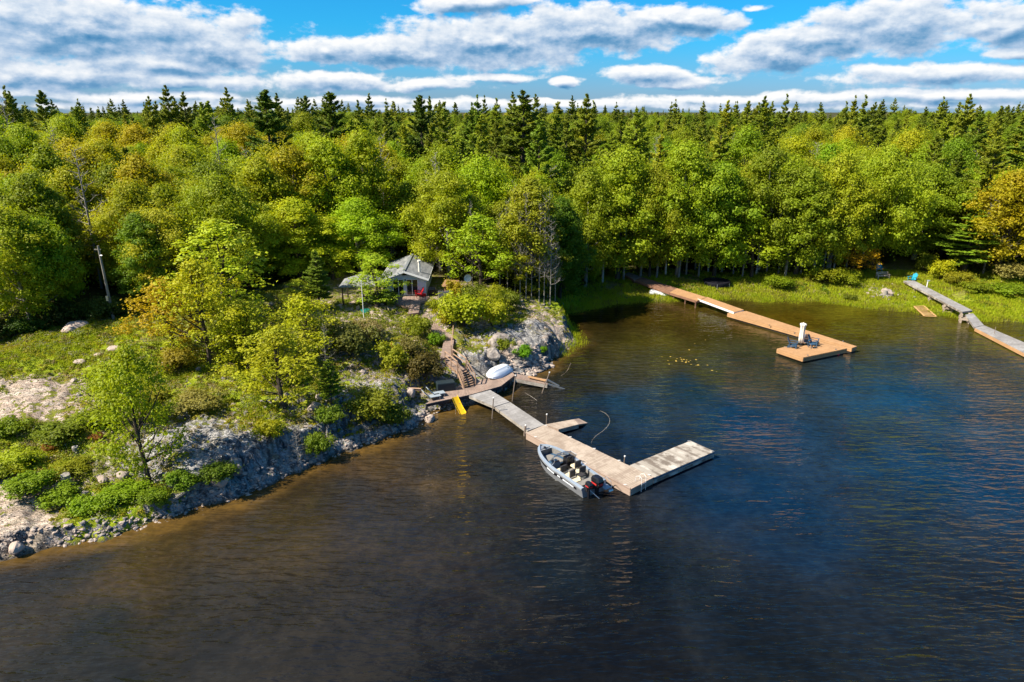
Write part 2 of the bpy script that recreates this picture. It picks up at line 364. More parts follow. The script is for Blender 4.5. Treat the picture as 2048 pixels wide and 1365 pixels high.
gx = gcoords([(-3000,-600,300),(-600,-160,20),(-160,-60,3),(-60,-46,.6),(-46,9,.14),(9,30,.35),(30,90,.6),(90,160,3),(160,600,20),(600,3001,300)])
gy = gcoords([(-400,0,50),(0,26,2),(26,30,.3),(30,74,.14),(74,110,.4),(110,160,1.5),(160,300,6),(300,1000,50),(1000,5001,400)])
def terrain_z(X, Y):
    d = sdist(X, Y); base = idw(X, Y, elp[:, :2], elp[:, 2], 3.2, .6)
    pen = sstep(12, 4, X-.0*Y)
    rk = idw(X, Y, znp[:, :2], znp[:, 2], 3, .5); gr = idw(X, Y, znp[:, :2], znp[:, 3], 3, .5); pk = idw(X, Y, znp[:, :2], znp[:, 4], 3, .5)
    far = sstep(74, 95, Y); rk = rk*(1-far*sstep(-2, 4, d)*.8); gr = gr*(1-far*.8)
    wd = 1.0+(1-pen)*6
    dn = d+fbm(X*.8, Y*.8, 4)*.9*pen+fbm(X*.25, Y*.25, 3)*2.0*(1-pen)
    s = sstep(-.15, 1, dn/wd)
    lw = sstep(-20.5, -18, X)*sstep(-4.5, -6.5, X)*sstep(60, 55, Y)     # the steep ledge facing the lake
    dl = 1.5+.8*np.sin(X*.55+1)+fbm(X*1.1, Y*1.1, 3)*.8+.5*np.abs(fbm(X*2.3+7, Y*1.2, 3))-.35*np.abs(((X*1.25+fbm(X*.9, Y*.9, 3)*1.5) % 1)-.5)
    s2 = .34*sstep(-.15, .5, dn)+.22*sstep(0, .25, d-dl*.55)+.44*sstep(0, .3, d-dl)
    s = s*(1-lw)+s2*lw
    z = np.where(d > -.9, base*s, 0)
    z = z+np.where(dn < .1, np.maximum(-2.2, (dn-.1)*.32), 0)
    # bedrock relief: tilted strata + blocky breaks
    u = X*.82+Y*.57; t = -X*.57+Y*.82
    warp = fbm(X*.3, Y*.3, 3)*2.2
    st = np.abs(((u*1.15+warp+fbm(X*1.2, Y*1.2, 3)*.35) % 1)-.5)*2
    blocks = np.abs(fbm(u*1.0+5, t*.35+3, 3))*1.6
    amp = rk*sstep(.05, .8, s)*pen*(1-.6*np.clip(pk, 0, 1)*sstep(-20, -24, X))
    z = z+amp*((st-.5)*.26+(.3-blocks)*.30+fbm(X*2.0, Y*2.0, 2)*.05)
    z = z-amp*.42*sstep(.80, 1, st)*(.4+lw)-amp*.35*sstep(.82, 1, np.abs(((t*.9+fbm(X*.7+3, Y*.7, 3)*1.6) % 1)-.5)*2)*(.3+lw)
    z = z+s*fbm(X*.5, Y*.5, 4)*.45*pen+s*fbm(X*.06, Y*.06, 3)*1.0*sstep(85, 120, Y)+s*(1-pen)*fbm(X*.7, Y*.7, 3)*.12
    z = z+s*.05*fbm(X*3, Y*3, 2)*pen
    return z, d, rk, gr, pk
GX, GY = np.meshgrid(gx, gy)
GZ, GD, GRK, GGR, GPK = terrain_z(GX, GY)
# level spots for the cabin terrace and the walk down to the deck
def flatten(c, r, z0, soft):
    dd = np.hypot(GX-c[0], GY-c[1]); w_ = sstep(r+soft, r, dd); GZ[:] = GZ*(1-w_)+np.minimum(GZ, z0)*w_
cabc = P(808, 585, 4.2)
flatten((cabc.x, cabc.y+3), 7.0, 4.05, 3)
for (a, b, z0, r) in ((835,615,3.9,1.6),(850,645,3.4,1.1),(868,668,3.0,1.1),(884,690,2.5,1.0),(890,700,2.3,1),(897,725,1.9,1),(905,745,1.2,1.2),(920,770,.75,2),(880,790,.65,2),(970,765,.75,1.6),(1000,755,.7,1.4),(950,765,.7,1.8)):
    q = P(a, b, z0); flatten((q.x, q.y), r, z0-.15, 1.0)
def gz(x, y):
    i = min(max(np.searchsorted(gx, x)-1, 0), len(gx)-2); j = min(max(np.searchsorted(gy, y)-1, 0), len(gy)-2)
    fx = (x-gx[i])/(gx[i+1]-gx[i]); fy = (y-gy[j])/(gy[j+1]-gy[j])
    return float((GZ[j,i]*(1-fx)+GZ[j,i+1]*fx)*(1-fy)+(GZ[j+1,i]*(1-fx)+GZ[j+1,i+1]*fx)*fy)
def samp(arr, x, y):
    i = np.clip(np.searchsorted(gx, x)-1, 0, len(gx)-2); j = np.clip(np.searchsorted(gy, y)-1, 0, len(gy)-2)
    fx = (x-gx[i])/(gx[i+1]-gx[i]); fy = (y-gy[j])/(gy[j+1]-gy[j])
    return (arr[j,i]*(1-fx)+arr[j,i+1]*fx)*(1-fy)+(arr[j+1,i]*(1-fx)+arr[j+1,i+1]*fx)*fy
def G(px, py):
    a, b, c = ray(px, py); t = 20.0
    while t < 600:
        x, y, z = a*t, b*t, CH+c*t
        if z <= max(gz(x, y), 0): return Vector((x, y, max(gz(x, y), 0)))
        t += .1+t*.0008
    return Vector((a*t, b*t, 0))
nx, ny = len(gx), len(gy); idx = np.arange(nx*ny).reshape(ny, nx)
Q = np.stack([idx[:-1,:-1].ravel(), idx[:-1,1:].ravel(), idx[1:,1:].ravel(), idx[1:,:-1].ravel()], 1)
def fground(n):
    po = n.pos(); rk = n.attr('rock'); gr = n.attr('grass'); pk = n.attr('pink'); wet = n.attr('shore')
    big = n.noise(po, .45, 5, .6); med = n.noise(po, 1.7, 5, .62); fine = n.noise(po, 7, 5, .7); vf = n.noise(po, 24, 3, .7)
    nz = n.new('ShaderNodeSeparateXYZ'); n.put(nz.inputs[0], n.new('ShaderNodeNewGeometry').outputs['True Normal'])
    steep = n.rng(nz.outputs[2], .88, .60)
    streak = n.noise(n.mapping(po, (.55, 2.6, 1.8), rot=(0, 0, .6)), 1.1, 5, .58)
    grey = n.ramp(streak, [(.28, (.12,.12,.125)), (.42, (.25,.25,.255)), (.56, (.38,.37,.36)), (.72, (.50,.48,.45))])
    pink = n.ramp(streak, [(.28, (.20,.14,.11)), (.45, (.40,.31,.25)), (.62, (.54,.46,.38)), (.8, (.60,.54,.47))])
    rock = n.mix(n.rng(n.math('ADD', pk, n.math('SUBTRACT', med, .5)), .35, .65), grey, pink)
    lich = n.rng(n.noise(po, 2.0, 5, .65), .55, .66); rock = n.mix(n.math('MULTIPLY', lich, .4), rock, (.10,.11,.11))
    rock = n.mix(n.math('MULTIPLY', n.rng(vf, .5, .7), .22), rock, (.46,.44,.40))
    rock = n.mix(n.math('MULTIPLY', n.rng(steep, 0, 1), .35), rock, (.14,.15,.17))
    vo = n.new('ShaderNodeTexVoronoi', feature='DISTANCE_TO_EDGE'); n.put(vo.inputs['Vector'], n.vm('ADD', n.mapping(po, (.55, 1.7, 1.3), rot=(0, 0, .6)), n.vm('MULTIPLY', n.noise(po, 1.3, 3, .6, col=True), (.9,.9,.9))))
    crack = n.rng(vo.outputs['Distance'], .0, .045, 1, 0); rock = n.mix(n.math('MULTIPLY', crack, .9), rock, (.035,.03,.026))
    rock = n.mix(n.math('MULTIPLY', n.rng(n.new('ShaderNodeSeparateXYZ').outputs[2] if 0 else n.noise(po, .8, 4, .6), .52, .62), .35), rock, (.20,.15,.07))
    stain = n.rng(n.noise(n.mapping(po, (2.2, 2.2, .3)), 1, 4, .6), .47, .60); rock = n.mix(n.math('MULTIPLY', stain, n.math('MULTIPLY', steep, .8)), rock, (.04,.042,.05))
    pz = n.new('ShaderNodeSeparateXYZ'); n.put(pz.inputs[0], po)
    moss = n.ramp(fine, [(.3, (.06,.075,.010)), (.5, (.15,.17,.016)), (.66, (.22,.20,.025)), (.8, (.28,.21,.06))])
    litter = n.ramp(n.math('ADD', n.math('MULTIPLY', fine, .6), n.math('MULTIPLY', vf, .4)), [(.3, (.06,.045,.022)), (.46, (.16,.125,.06)), (.58, (.24,.20,.10)), (.72, (.36,.31,.22))])
    grass = n.ramp(n.math('ADD', n.math('MULTIPLY', fine, .55), n.math('MULTIPLY', big, .45)), [(.32, (.13,.21,.006)), (.47, (.22,.28,.010)), (.58, (.29,.32,.02)), (.7, (.28,.24,.08))])
    soil = n.mix(n.rng(n.math('ADD', n.math('MULTIPLY', med, .7), n.math('MULTIPLY', fine, .3)), .44, .56), moss, litter)
    soil = n.mix(n.rng(n.math('ADD', gr, n.math('MULTIPLY', n.math('SUBTRACT', med, .5), 1.3)), .34, .54), soil, grass)
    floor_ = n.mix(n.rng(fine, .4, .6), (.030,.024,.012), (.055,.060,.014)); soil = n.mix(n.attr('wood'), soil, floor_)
    rm = n.rng(n.math('ADD', n.math('ADD', rk, n.math('MULTIPLY', steep, .35)), n.math('MULTIPLY', n.math('SUBTRACT', med, .5), 2.6)), .62, .74)
    c = n.mix(rm, soil, rock)
    wet_col = n.mix(n.rng(fine, .35, .65), (.16,.10,.03), (.28,.20,.09)); c = n.mix(wet, c, wet_col)
    c = n.mix(n.math('MULTIPLY', n.rng(n.math('ADD', pz.outputs[2], n.math('MULTIPLY', med, -.2)), .14, -.04), .7), c, (.05,.042,.03))
    h = n.math('ADD', n.math('MULTIPLY', n.math('SUBTRACT', streak, n.math('MULTIPLY', crack, .5)), n.math('MULTIPLY', rm, 1.1)), n.math('MULTIPLY', n.math('ADD', n.math('MULTIPLY', fine, .5), n.math('MULTIPLY', vf, .25)), n.math('SUBTRACT', 1.0, n.math('MULTIPLY', rm, .7))))
    return bsdf(n, c, .92, .15, 0, n.bump(h, 1.0, .20))
mat('ground_cover_mat', fground)
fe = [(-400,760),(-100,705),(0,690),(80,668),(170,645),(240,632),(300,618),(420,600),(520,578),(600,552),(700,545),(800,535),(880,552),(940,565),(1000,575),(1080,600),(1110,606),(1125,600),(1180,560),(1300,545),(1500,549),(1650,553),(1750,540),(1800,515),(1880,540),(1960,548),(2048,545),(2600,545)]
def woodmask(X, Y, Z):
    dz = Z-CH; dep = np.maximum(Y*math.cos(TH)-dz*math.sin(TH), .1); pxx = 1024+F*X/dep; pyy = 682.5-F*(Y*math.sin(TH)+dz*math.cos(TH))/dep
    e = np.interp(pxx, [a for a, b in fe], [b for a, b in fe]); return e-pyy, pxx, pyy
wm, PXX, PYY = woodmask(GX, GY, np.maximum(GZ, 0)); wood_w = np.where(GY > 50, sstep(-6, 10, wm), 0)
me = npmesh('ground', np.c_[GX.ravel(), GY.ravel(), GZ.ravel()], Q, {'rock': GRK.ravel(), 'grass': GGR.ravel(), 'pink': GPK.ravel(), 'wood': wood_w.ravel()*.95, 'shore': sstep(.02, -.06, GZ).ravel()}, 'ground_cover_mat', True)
tag(link('ground', me), kind='structure')

# ------------------------------------------------------------ water
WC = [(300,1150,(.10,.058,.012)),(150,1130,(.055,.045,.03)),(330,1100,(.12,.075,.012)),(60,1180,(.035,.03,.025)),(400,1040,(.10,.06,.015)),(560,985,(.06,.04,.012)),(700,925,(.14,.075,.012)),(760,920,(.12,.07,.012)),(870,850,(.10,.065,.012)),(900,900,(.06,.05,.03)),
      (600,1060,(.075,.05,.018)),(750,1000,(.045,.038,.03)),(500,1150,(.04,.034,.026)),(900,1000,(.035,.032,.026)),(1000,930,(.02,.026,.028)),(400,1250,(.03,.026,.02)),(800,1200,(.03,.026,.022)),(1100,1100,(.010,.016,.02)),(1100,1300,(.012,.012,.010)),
      (200,1330,(.02,.022,.02)),(1400,1200,(.007,.011,.016)),(1800,1200,(.010,.013,.016)),(1500,1000,(.003,.018,.048)),(1900,950,(.004,.026,.065)),(1250,900,(.003,.016,.042)),(1200,820,(.004,.03,.07)),(1500,850,(.003,.03,.08)),  # blue points paint the sky's reflection into the water colour
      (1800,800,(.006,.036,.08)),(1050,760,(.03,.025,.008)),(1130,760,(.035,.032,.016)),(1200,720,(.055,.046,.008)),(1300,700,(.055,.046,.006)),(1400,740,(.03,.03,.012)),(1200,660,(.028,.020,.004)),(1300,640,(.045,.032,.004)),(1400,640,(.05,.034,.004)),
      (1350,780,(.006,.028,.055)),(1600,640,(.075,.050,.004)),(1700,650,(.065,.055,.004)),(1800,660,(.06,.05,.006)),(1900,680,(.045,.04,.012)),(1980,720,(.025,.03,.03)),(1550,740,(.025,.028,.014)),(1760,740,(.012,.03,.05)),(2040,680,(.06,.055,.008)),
      (1180,700,(.02,.014,.004)),(1220,645,(.012,.009,.003)),(930,830,(.12,.08,.012)),(1700,620,(.09,.08,.006)),(1950,660,(.08,.065,.008)),(1000,830,(.03,.022,.01)),(2000,1300,(.010,.013,.016)),(1600,1330,(.008,.010,.010))]  # darkest point paints the tree shadow lying on the cove
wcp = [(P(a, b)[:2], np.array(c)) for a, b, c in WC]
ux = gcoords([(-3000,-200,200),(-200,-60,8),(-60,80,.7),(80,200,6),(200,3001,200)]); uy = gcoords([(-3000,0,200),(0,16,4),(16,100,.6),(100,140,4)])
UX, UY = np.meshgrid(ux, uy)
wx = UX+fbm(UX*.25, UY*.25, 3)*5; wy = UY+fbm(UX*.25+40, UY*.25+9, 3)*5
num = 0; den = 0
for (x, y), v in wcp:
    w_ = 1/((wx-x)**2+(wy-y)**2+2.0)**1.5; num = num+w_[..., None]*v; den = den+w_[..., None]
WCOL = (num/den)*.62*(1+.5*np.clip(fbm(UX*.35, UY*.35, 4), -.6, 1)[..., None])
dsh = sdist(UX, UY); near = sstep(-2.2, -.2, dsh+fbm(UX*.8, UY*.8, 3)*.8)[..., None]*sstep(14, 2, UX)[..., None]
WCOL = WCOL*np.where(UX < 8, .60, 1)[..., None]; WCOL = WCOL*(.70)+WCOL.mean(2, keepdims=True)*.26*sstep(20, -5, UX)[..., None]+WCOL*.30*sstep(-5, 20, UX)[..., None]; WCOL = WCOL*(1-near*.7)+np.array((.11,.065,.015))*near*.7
idx = np.arange(len(ux)*len(uy)).reshape(len(uy), len(ux))
Q = np.stack([idx[:-1,:-1].ravel(), idx[:-1,1:].ravel(), idx[1:,1:].ravel(), idx[1:,:-1].ravel()], 1)
def fwater(n):
    po = n.pos(); a = n.new('ShaderNodeAttribute', attribute_name='wet_col'); c = a.outputs['Color']
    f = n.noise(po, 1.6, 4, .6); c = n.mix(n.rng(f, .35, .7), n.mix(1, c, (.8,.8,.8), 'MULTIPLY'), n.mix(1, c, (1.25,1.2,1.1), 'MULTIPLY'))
    # small wind ripples running across, broken into patches
    r1 = n.noise(n.mapping(po, (.55, 2.1, 1), rot=(0, 0, -.22)), 1.0, 2, .45, .5)
    r2 = n.noise(n.mapping(po, (1.3, 4.2, 1), rot=(0, 0, .28)), 1.0, 2, .5, .3)
    sw = n.noise(n.mapping(po, (.25, .7, 1), rot=(0, 0, -.2)), 1.0, 2, .5)
    patch = n.rng(n.noise(n.mapping(po, (.05, .09, 1)), 1.0, 3, .5), .38, .62, .35, 1.0)
    calm = n.attr('calm')
    h = n.math('ADD', n.math('MULTIPLY', r1, .9), n.math('ADD', n.math('MULTIPLY', r2, .4), n.math('MULTIPLY', sw, .9)))
    st = n.math('MULTIPLY', n.math('MULTIPLY', patch, calm), 1.0)
    b = n.new('ShaderNodeBsdfPrincipled'); n.put(b.inputs['Base Color'], c); n.put(b.inputs['Roughness'], .045); n.put(b.inputs['IOR'], 1.33); n.put(b.inputs['Specular IOR Level'], .5)
    n.put(b.inputs['Normal'], n.bump(h, st, .30)); return b.outputs[0]
mat('water_mat', fwater)
calm = idw(UX, UY, [tuple(P(a, b)[:2]) for a, b in ((1300,620),(1250,660),(1200,640),(1400,640),(1600,620),(1700,640),(1900,650),(1300,700),(1500,650),(1000,1000),(1500,900),(1500,1200),(100,1240),(0,1150),(200,1340),(450,1180),(800,1250),(1900,900),(1150,760),(700,960))], (.35,.4,.3,.5,.5,.6,.7,.55,.6,1,1,1,.58,.5,.6,.85,1,1,.9,.95))
me = npmesh('water', np.c_[UX.ravel(), UY.ravel(), np.zeros(UX.size)], Q, {'wet_col': np.clip(WCOL, .002, 1).reshape(-1, 3), 'calm': calm.ravel()}, 'water_mat', False)
tag(link('water', me), kind='structure')


# ============================================================ docks
def lerp(a, b, t): return a+(b-a)*t
def planks(mb, a0, a1, b0, b1, pw=.14, th=.04, gap=.012):
    """boards laid across the run a->b; a0,b0 one edge, a1,b1 the other"""
    L = max((b0-a0).length, (b1-a1).length); n = max(1, int(L/pw))
    for i in range(n):
        t0 = i/n+gap/L/2; t1 = (i+1)/n-gap/L/2; j = random.uniform(-.01, .01)
        mb.val = random.random()
        e = (a1-a0).normalized()*j
        mb.prism([lerp(a0, b0, t0)+e, lerp(a1, b1, t0)+e, lerp(a1, b1, t1)+e, lerp(a0, b0, t1)+e], th)
def inset(c, k):
    m = sum(c, Vector())/len(c); return [q+(m-q).normalized()*k for q in c]
def dockpart(root, a0, a1, b0, b1, deck='wood_grey', side='wood_side', th=.35, pw=.14, name='decking', fname='frame', split=False):
    loc = Vector(root.location); a0, a1, b0, b1 = (Vector(q)-loc for q in (a0, a1, b0, b1))
    mb = MB(); planks(mb, a0, a1, b0, b1, pw); mb.build(name, deck, root)
    mb = MB(); dn = Vector((0,0,.045)); c = inset([q-dn for q in (a0, a1, b1, b0)], .03)
    zs = Vector((0,0,1))
    for i in range(4):
        mb.val = random.random(); p, q = c[i], c[(i+1) % 4]
        mb.beam(p-zs*th*.25, q-zs*th*.25, .05, th*.46)
        mb.val = random.random(); mb.beam(p-zs*th*.76, q-zs*th*.76, .045, th*.46)
    mb.build(fname, side, root)
def D(zx, zy, z, o=(820,620), s=5.12): return P(o[0]+zx/s, o[1]+zy/s, z)
D1 = lambda zx, zy, z=.55: P(1020+zx/4.6545, 820+zy/4.6545, z)
D5 = lambda zx, zy, z=.6: P(1160+zx/3.413, 500+zy/3.413, z)
D4 = lambda zx, zy, z=.6: P(1520+zx/8.533, 600+zy/8.533, z)
D6 = lambda zx, zy, z=.6: P(1700+zx/5.25, 480+zy/5.25, z)
D3 = lambda zx, zy, z=4.1: P(640+zx/5.12, 480+zy/5.12, z)
def cleat(root, q, m='steel'):
    q = Vector(q)-Vector(root.location); mb = MB(); mb.box(q+Vector((0,0,.03)), (.05,.05,.06)); mb.box(q+Vector((0,0,.07)), (.20,.04,.03)); mb.build('cleat', m, root)

# main float
r = thing('floating_dock', 'wide pale wooden float beside the grey motorboat, with white cleats along its edges', 'dock', (P(1150,920).x, P(1150,920).y, 0), group=None)
a0, a1, b0, b1 = D1(148,215), D1(320,140), D1(1122,738), D1(1335,628)
dockpart(r, a0, a1, b0, b1, 'wood_pale', 'wood_side', .48, .15)
mb = MB()
for i in range(5):
    for s in (.25, .75):
        q = lerp(lerp(a0, b0, (i+.5)/5), lerp(a1, b1, (i+.5)/5), s)-r.location; mb.box((q.x, q.y, .0), (1.2, .8, .34), rz=math.atan2((b0-a0).y, (b0-a0).x))
mb.build('flotation', 'float_black', r)
for t in (.02, .27, .5, .72, .97): cleat(r, lerp(a1, b1, t)-(a1-a0)*.03, 'trim_white')
for t in (.1, .6, .95): cleat(r, lerp(a0, b0, t)+(a1-a0)*.03, 'trim_white')
bd = MB(); bd.val = .4; bd.beam(a0-r.location+Vector((0,0,.02)), b0-r.location+Vector((0,0,.02)), .12, .04); bd.beam(b0-r.location+Vector((0,0,.02)), b1-r.location+Vector((0,0,.02)), .12, .04); bd.build('edge_board', 'wood_side', r)
# swim ladder
lad = thing('swim_ladder', 'silver swim ladder hooked on the corner end of the pale float', 'ladder', lerp(b0, b1, .52))
ax = (b1-b0).normalized(); out = Vector((ax.y, -ax.x, 0)); out = out if out.y < 0 else -out
mb = MB()
for s in (-.22, .22):
    mb.tube([ax*s-out*.45+Vector((0,0,.0)), ax*s-out*.4+Vector((0,0,.4)), ax*s-out*.1+Vector((0,0,.55)), ax*s+out*.08+Vector((0,0,.4)), ax*s+out*.1+Vector((0,0,-.75))], .017)
mb.build('side_rail', 'trim_white', lad)
for z in (-.6, -.3, 0): mb = MB(); mb.beam(ax*-.22+out*.09+Vector((0,0,z)), ax*.22+out*.09+Vector((0,0,z)), .08, .025); mb.build('step', 'steel', lad)
# L arm
r = thing('floating_dock', 'weathered black-stained float forming the short arm of the L', 'dock', (P(1340,920).x, P(1340,920).y, 0))
c0, c1, e0, e1 = D1(1338,632), D1(1114,517), D1(1905,387), D1(1680,288)
dockpart(r, c0, c1, e0, e1, 'wood_bleached', 'wood_bleached', .42, .24)
mb = MB()
for i in range(4):
    q = lerp(lerp(c0, e0, (i+.5)/4), lerp(c1, e1, (i+.5)/4), .5)-r.location; mb.box((q.x, q.y, 0), (1.4, 1.9, .3), rz=math.atan2((e0-c0).y, (e0-c0).x))
mb.build('flotation', 'float_black', r)
mb = MB(); mb.val = .7; mb.beam(c0-r.location-Vector((0,0,.1)), e0-r.location-Vector((0,0,.1)), .05, .10); mb.build('rub_rail', 'slate_blue', r)
for q in (e0, e1): cleat(r, q+(c0-e0).normalized()*.2)
# finger ramp
r = thing('dock_ramp', 'small pale finger ramp sloping into the water off the far side of the float', 'ramp', D1(420,150, 0))
dockpart(r, D1(450,182), D1(330,136), D1(640,134,.42), D1(592,88,.42), 'wood_pale', 'wood_side', .3)
dockpart(r, D1(642,134,.42), D1(596,87,.42), D1(722,122,.02), D1(640,80,.02), 'wood_side', 'wood_brown', .10, name='ramp_decking', fname='ramp_frame')
# gangways
r = thing('gangway', 'grey plank gangway running down from the shore deck to the pale float', 'gangway', D(1000,1000,0))
dockpart(r, D(602,878,.95), D(800,808,.95), D(868,990,.72), D(1020,942,.72), 'wood_grey', 'wood_bleached', .2, .3, 'upper_decking', 'upper_frame')
dockpart(r, D(872,996,.68), D(1026,946,.68), D(1205,1238,.56), D(1375,1178,.56), 'wood_grey', 'wood_bleached', .22, .17, 'lower_decking', 'lower_frame')
# shore deck
r = thing('shore_deck', 'grey shore deck at the foot of the stairs, under the dinghy and the dark box', 'deck', D(640,830,0))
ZD = 1.0
pts = [D(165,965,ZD), D(602,872,ZD), D(930,780,ZD), D(1075,668,ZD), D(1078,640,ZD), D(1010,598,ZD), D(680,748,ZD), D(450,790,ZD), D(300,838,ZD)]
def deckstrip(fr0, fr1, bk0, bk1): planks(mbd, fr0-r.location, bk0-r.location, fr1-r.location, bk1-r.location, .15)
mbd = MB()
deckstrip(pts[0], pts[1], pts[8], D(560,772,ZD)); deckstrip(pts[1], pts[2], D(560,772,ZD), D(840,680,ZD)); deckstrip(pts[2], pts[3], D(840,680,ZD), pts[5])
mbd.build('decking', 'wood_walk', r)
mb = MB(); q = [x-r.location-Vector((0,0,.15)) for x in pts[:5]]
for i in range(4): mb.val = random.random(); mb.beam(q[i], q[i+1], .07, .22)
for i in range(9):
    t = i/8*3; k = int(min(t, 2)); x = lerp(q[k], q[k+1], t-k)+Vector((-.05,.45,-.1)); mb.tube([x, x-Vector((0,0,1.3))], .08)
mb.build('frame', 'navy', r)
# side walkway to the rail
r = thing('boat_slip', 'narrow plank slip with two metal rails ending in the water beyond the shore deck', 'slipway', D(1230,740,0))
dockpart(r, D(1042,695,.85), D(1090,656,.85), D(1408,766,.45), D(1404,712,.45), 'wood_walk', 'wood_bleached', .3, .13)
for yy in (0, 1):
    mb = MB(); A = D(1408,758-yy*40,.42)-r.location; B = D(1600-yy*62,820-yy*32,-.1)-r.location; mb.beam(A, B, .12, .12); mb.build('rail', 'steel', r)
mb = MB(); mb.beam(D(1210,684,.86)-r.location, D(1390,726,.62)-r.location, .34, .06); mb.build('keel_board', 'wood_tan', r)
# mooring pipes
PP = [((984,838),(987,797),'leaning rusty pole at the left corner where the two gangway sections meet'),((1024,803),(1031,752),'tall rusty pole at the right corner where the two gangway sections meet'),
      ((1083,787),(1099,746),'leaning thin pole beside the end of the boat slip'),((1093,849),(1093.6,830),'short rusty pole at the far corner of the pale float'),
      ((1049,872),(1051,852),'thick short pole at the near left corner of the pale float'),((1248,928),(1249.5,914),'orange and white topped stake in the inner corner of the L dock'),((1187,889),(1183,884),None)]
for b, t, lab in PP:
    if not lab: continue
    q = P(*b, 0); zt = 0
    k = q.y*1.0; zz = CH+ray(*t)[2]/ray(*t)[1]*q.y
    o = thing('mooring_pole', lab, 'pole', q, group='mooring poles round the grey dock'); mb = MB(); tx = ray(*t)[0]/ray(*t)[1]*q.y-q.x
    mb.tube([(0,0,-1), (tx*.1,0,.1), (tx,0,zz)], .045 if 'thick' not in lab else .09, 7); mb.build('pole', 'pipe', o)
    mb = MB(); mb.tube([(tx,0,zz), (tx,0,zz+.08)], .06, 7); mb.build('cap', 'trim_white', o)
# arching thin lines
def smooth(pts, k=6):
    pts = [Vector(q) for q in pts]; e = [pts[0]*2-pts[1]]+pts+[pts[-1]*2-pts[-2]]; out = []
    for i in range(1, len(e)-2):
        for j in range(k):
            t = j/k; a, b, c, d = e[i-1], e[i], e[i+1], e[i+2]; out.append(.5*((2*b)+(c-a)*t+(2*a-5*b+4*c-d)*t*t+(3*b-a-3*c+d)*t**3))
    return out+[pts[-1]]
def wire(name, pts, rad, m, label, cat): mb = MB(); pts = smooth(pts); rad = rad*(.45 if name == 'mooring_whip' else 1); mb.tube(pts, rad, 5); o = mb.build(name, m); tag(o, label, cat); return o
q = [P(a, b, z) for a, b, z in ((1183,889,-.1),(1184,882,.25),(1192,872,.7),(1206,862,1.1),(1217,850,1.3),(1219,838,1.2),(1212,828,.8),(1200,822,.2))]
wire('mooring_whip', q, .025, 'wood_bleached', 'thin whip rod arching over the water inside the L dock', 'rod')
q = [P(a, b, z) for a, b, z in ((1142,726,1.3),(1134,742,.7),(1125,750,.1),(1118,753,-.1))]
wire('mooring_whip', q, .025, 'pipe', 'thin curved rod rising from the water off the rock point', 'rod')
q = [P(a, b, z) for a, b, z in ((1050,786,.05),(1062,793,.06),(1072,800,.02),(1078,805,-.1))]
wire('mooring_whip', q, .025, 'wood_bleached', 'thin pale rod lying in the water beside the boat slip', 'rod')

# dinghy leaning on the rock
a = D(800,660,1.35); b = D(985,560,1.35); 
o = thing('dinghy', 'white dinghy turned bottom up on the shore deck', 'boat', D(900,650,1.12)); o.rotation_euler = (R(-14), R(-3), math.atan2(b.y-a.y, b.x-a.x)+math.pi)
L = 3.1; secs = []
for i in range(15):
    t = i/14; x = L*(t-.5); bw = .74*(1-max(0, (t-.35)/.65)**2.6)**.55 if t < 1 else .02; bw = max(bw, .02)*(.88+.12*min(1, t*3)); kz = .46*(1-max(0,(t-.6)/.4)**2*.75)
    secs.append([(x, y*bw, z) for y, z in ((-1,0),(-1.0,.12),(-.93,kz*.62),(-.55,kz*.82),(-.5,kz*.90),(-.12,kz*.92),(-.06,kz+.03),(.06,kz+.03),(.12,kz*.92),(.5,kz*.90),(.55,kz*.82),(.93,kz*.62),(1.0,.12),(1,0))])
mb = MB(); mb.loft(secs, cap=True); mb.build('hull', 'hull_white', o, True)
mb = MB()
for s in (-1, 1): mb.tube([(x[0][0], s*abs(x[0][1])*1.03, .03) for x in secs], .035, 6)
mb.build('rub_rail', 'hull_white', o)
for c_ in ((-1.1,.25,.44), (.3,-.28,.42)): mb = MB(); mb.box(c_, (.25,.10,.03)); mb.build('keel_plate', 'grey_plastic', o)

# storage box, lounge chairs, slide
o = thing('storage_box', 'black storage box at the back of the shore deck', 'box', D(365,820,1.0), math.radians(18)); mb = MB(); mb.box((0,0,.36), (1.5,.75,.66)); mb.build('bin', 'dark_box', o)
mb = MB(); mb.box((0,0,.73), (1.58,.82,.08), taper=.95); mb.build('lid', 'dark_box', o)
def lounger(q, rz, lab):
    o = thing('deck_chair', lab, 'chair', q, rz, 'low deck chairs on the shore deck')
    mb = MB(); mb.box((.1,0,.3), (1.0,.62,.05)); mb.build('seat', 'grey_plastic', o)
    mb = MB(); M = Matrix.Rotation(R(-48), 3, 'Y'); mb.box((-.62,0,.58), (.85,.62,.05), ax=M.transposed() if 0 else Matrix.Rotation(R(48), 3, 'Y')); mb.build('backrest', 'grey_plastic', o)
    for x in (-.3, .5):
        for y in (-.28, .28): mb = MB(); mb.tube([(x,y,0), (x*.9,y,.3)], .022); mb.build('leg', 'steel', o)
    return o
lounger(D(285,885,1.0), R(25), 'grey deck chair on the shore deck, the one nearer the dark box')
lounger(D(240,915,1.0), R(25), 'grey deck chair near the left end of the shore deck, farther from the stairs')
a = D(455,893,1.08); b = D(545,1068,.0)
o = thing('water_slide', 'yellow slide running from the shore deck down to the water', 'slide', (a.x, a.y, 0)); a0 = Vector((0,0,a.z)); bb = b-Vector((a.x,a.y,0)); d = bb-a0; pr = Vector((d.y,-d.x,0)).normalized()
secs = []
for i in range(12):
    t = i/11; q = a0+d*t; q.z = a.z*(1-t)**1.15+.12*math.sin(t*math.pi)*-.6; secs.append([q+pr*-.30+Vector((0,0,.14)), q+pr*-.27, q+pr*-.05, q+pr*.05, q+pr*.27, q+pr*.30+Vector((0,0,.14))])
mb = MB(); mb.loft(secs); mb.build('chute', 'yellow_plastic', o)
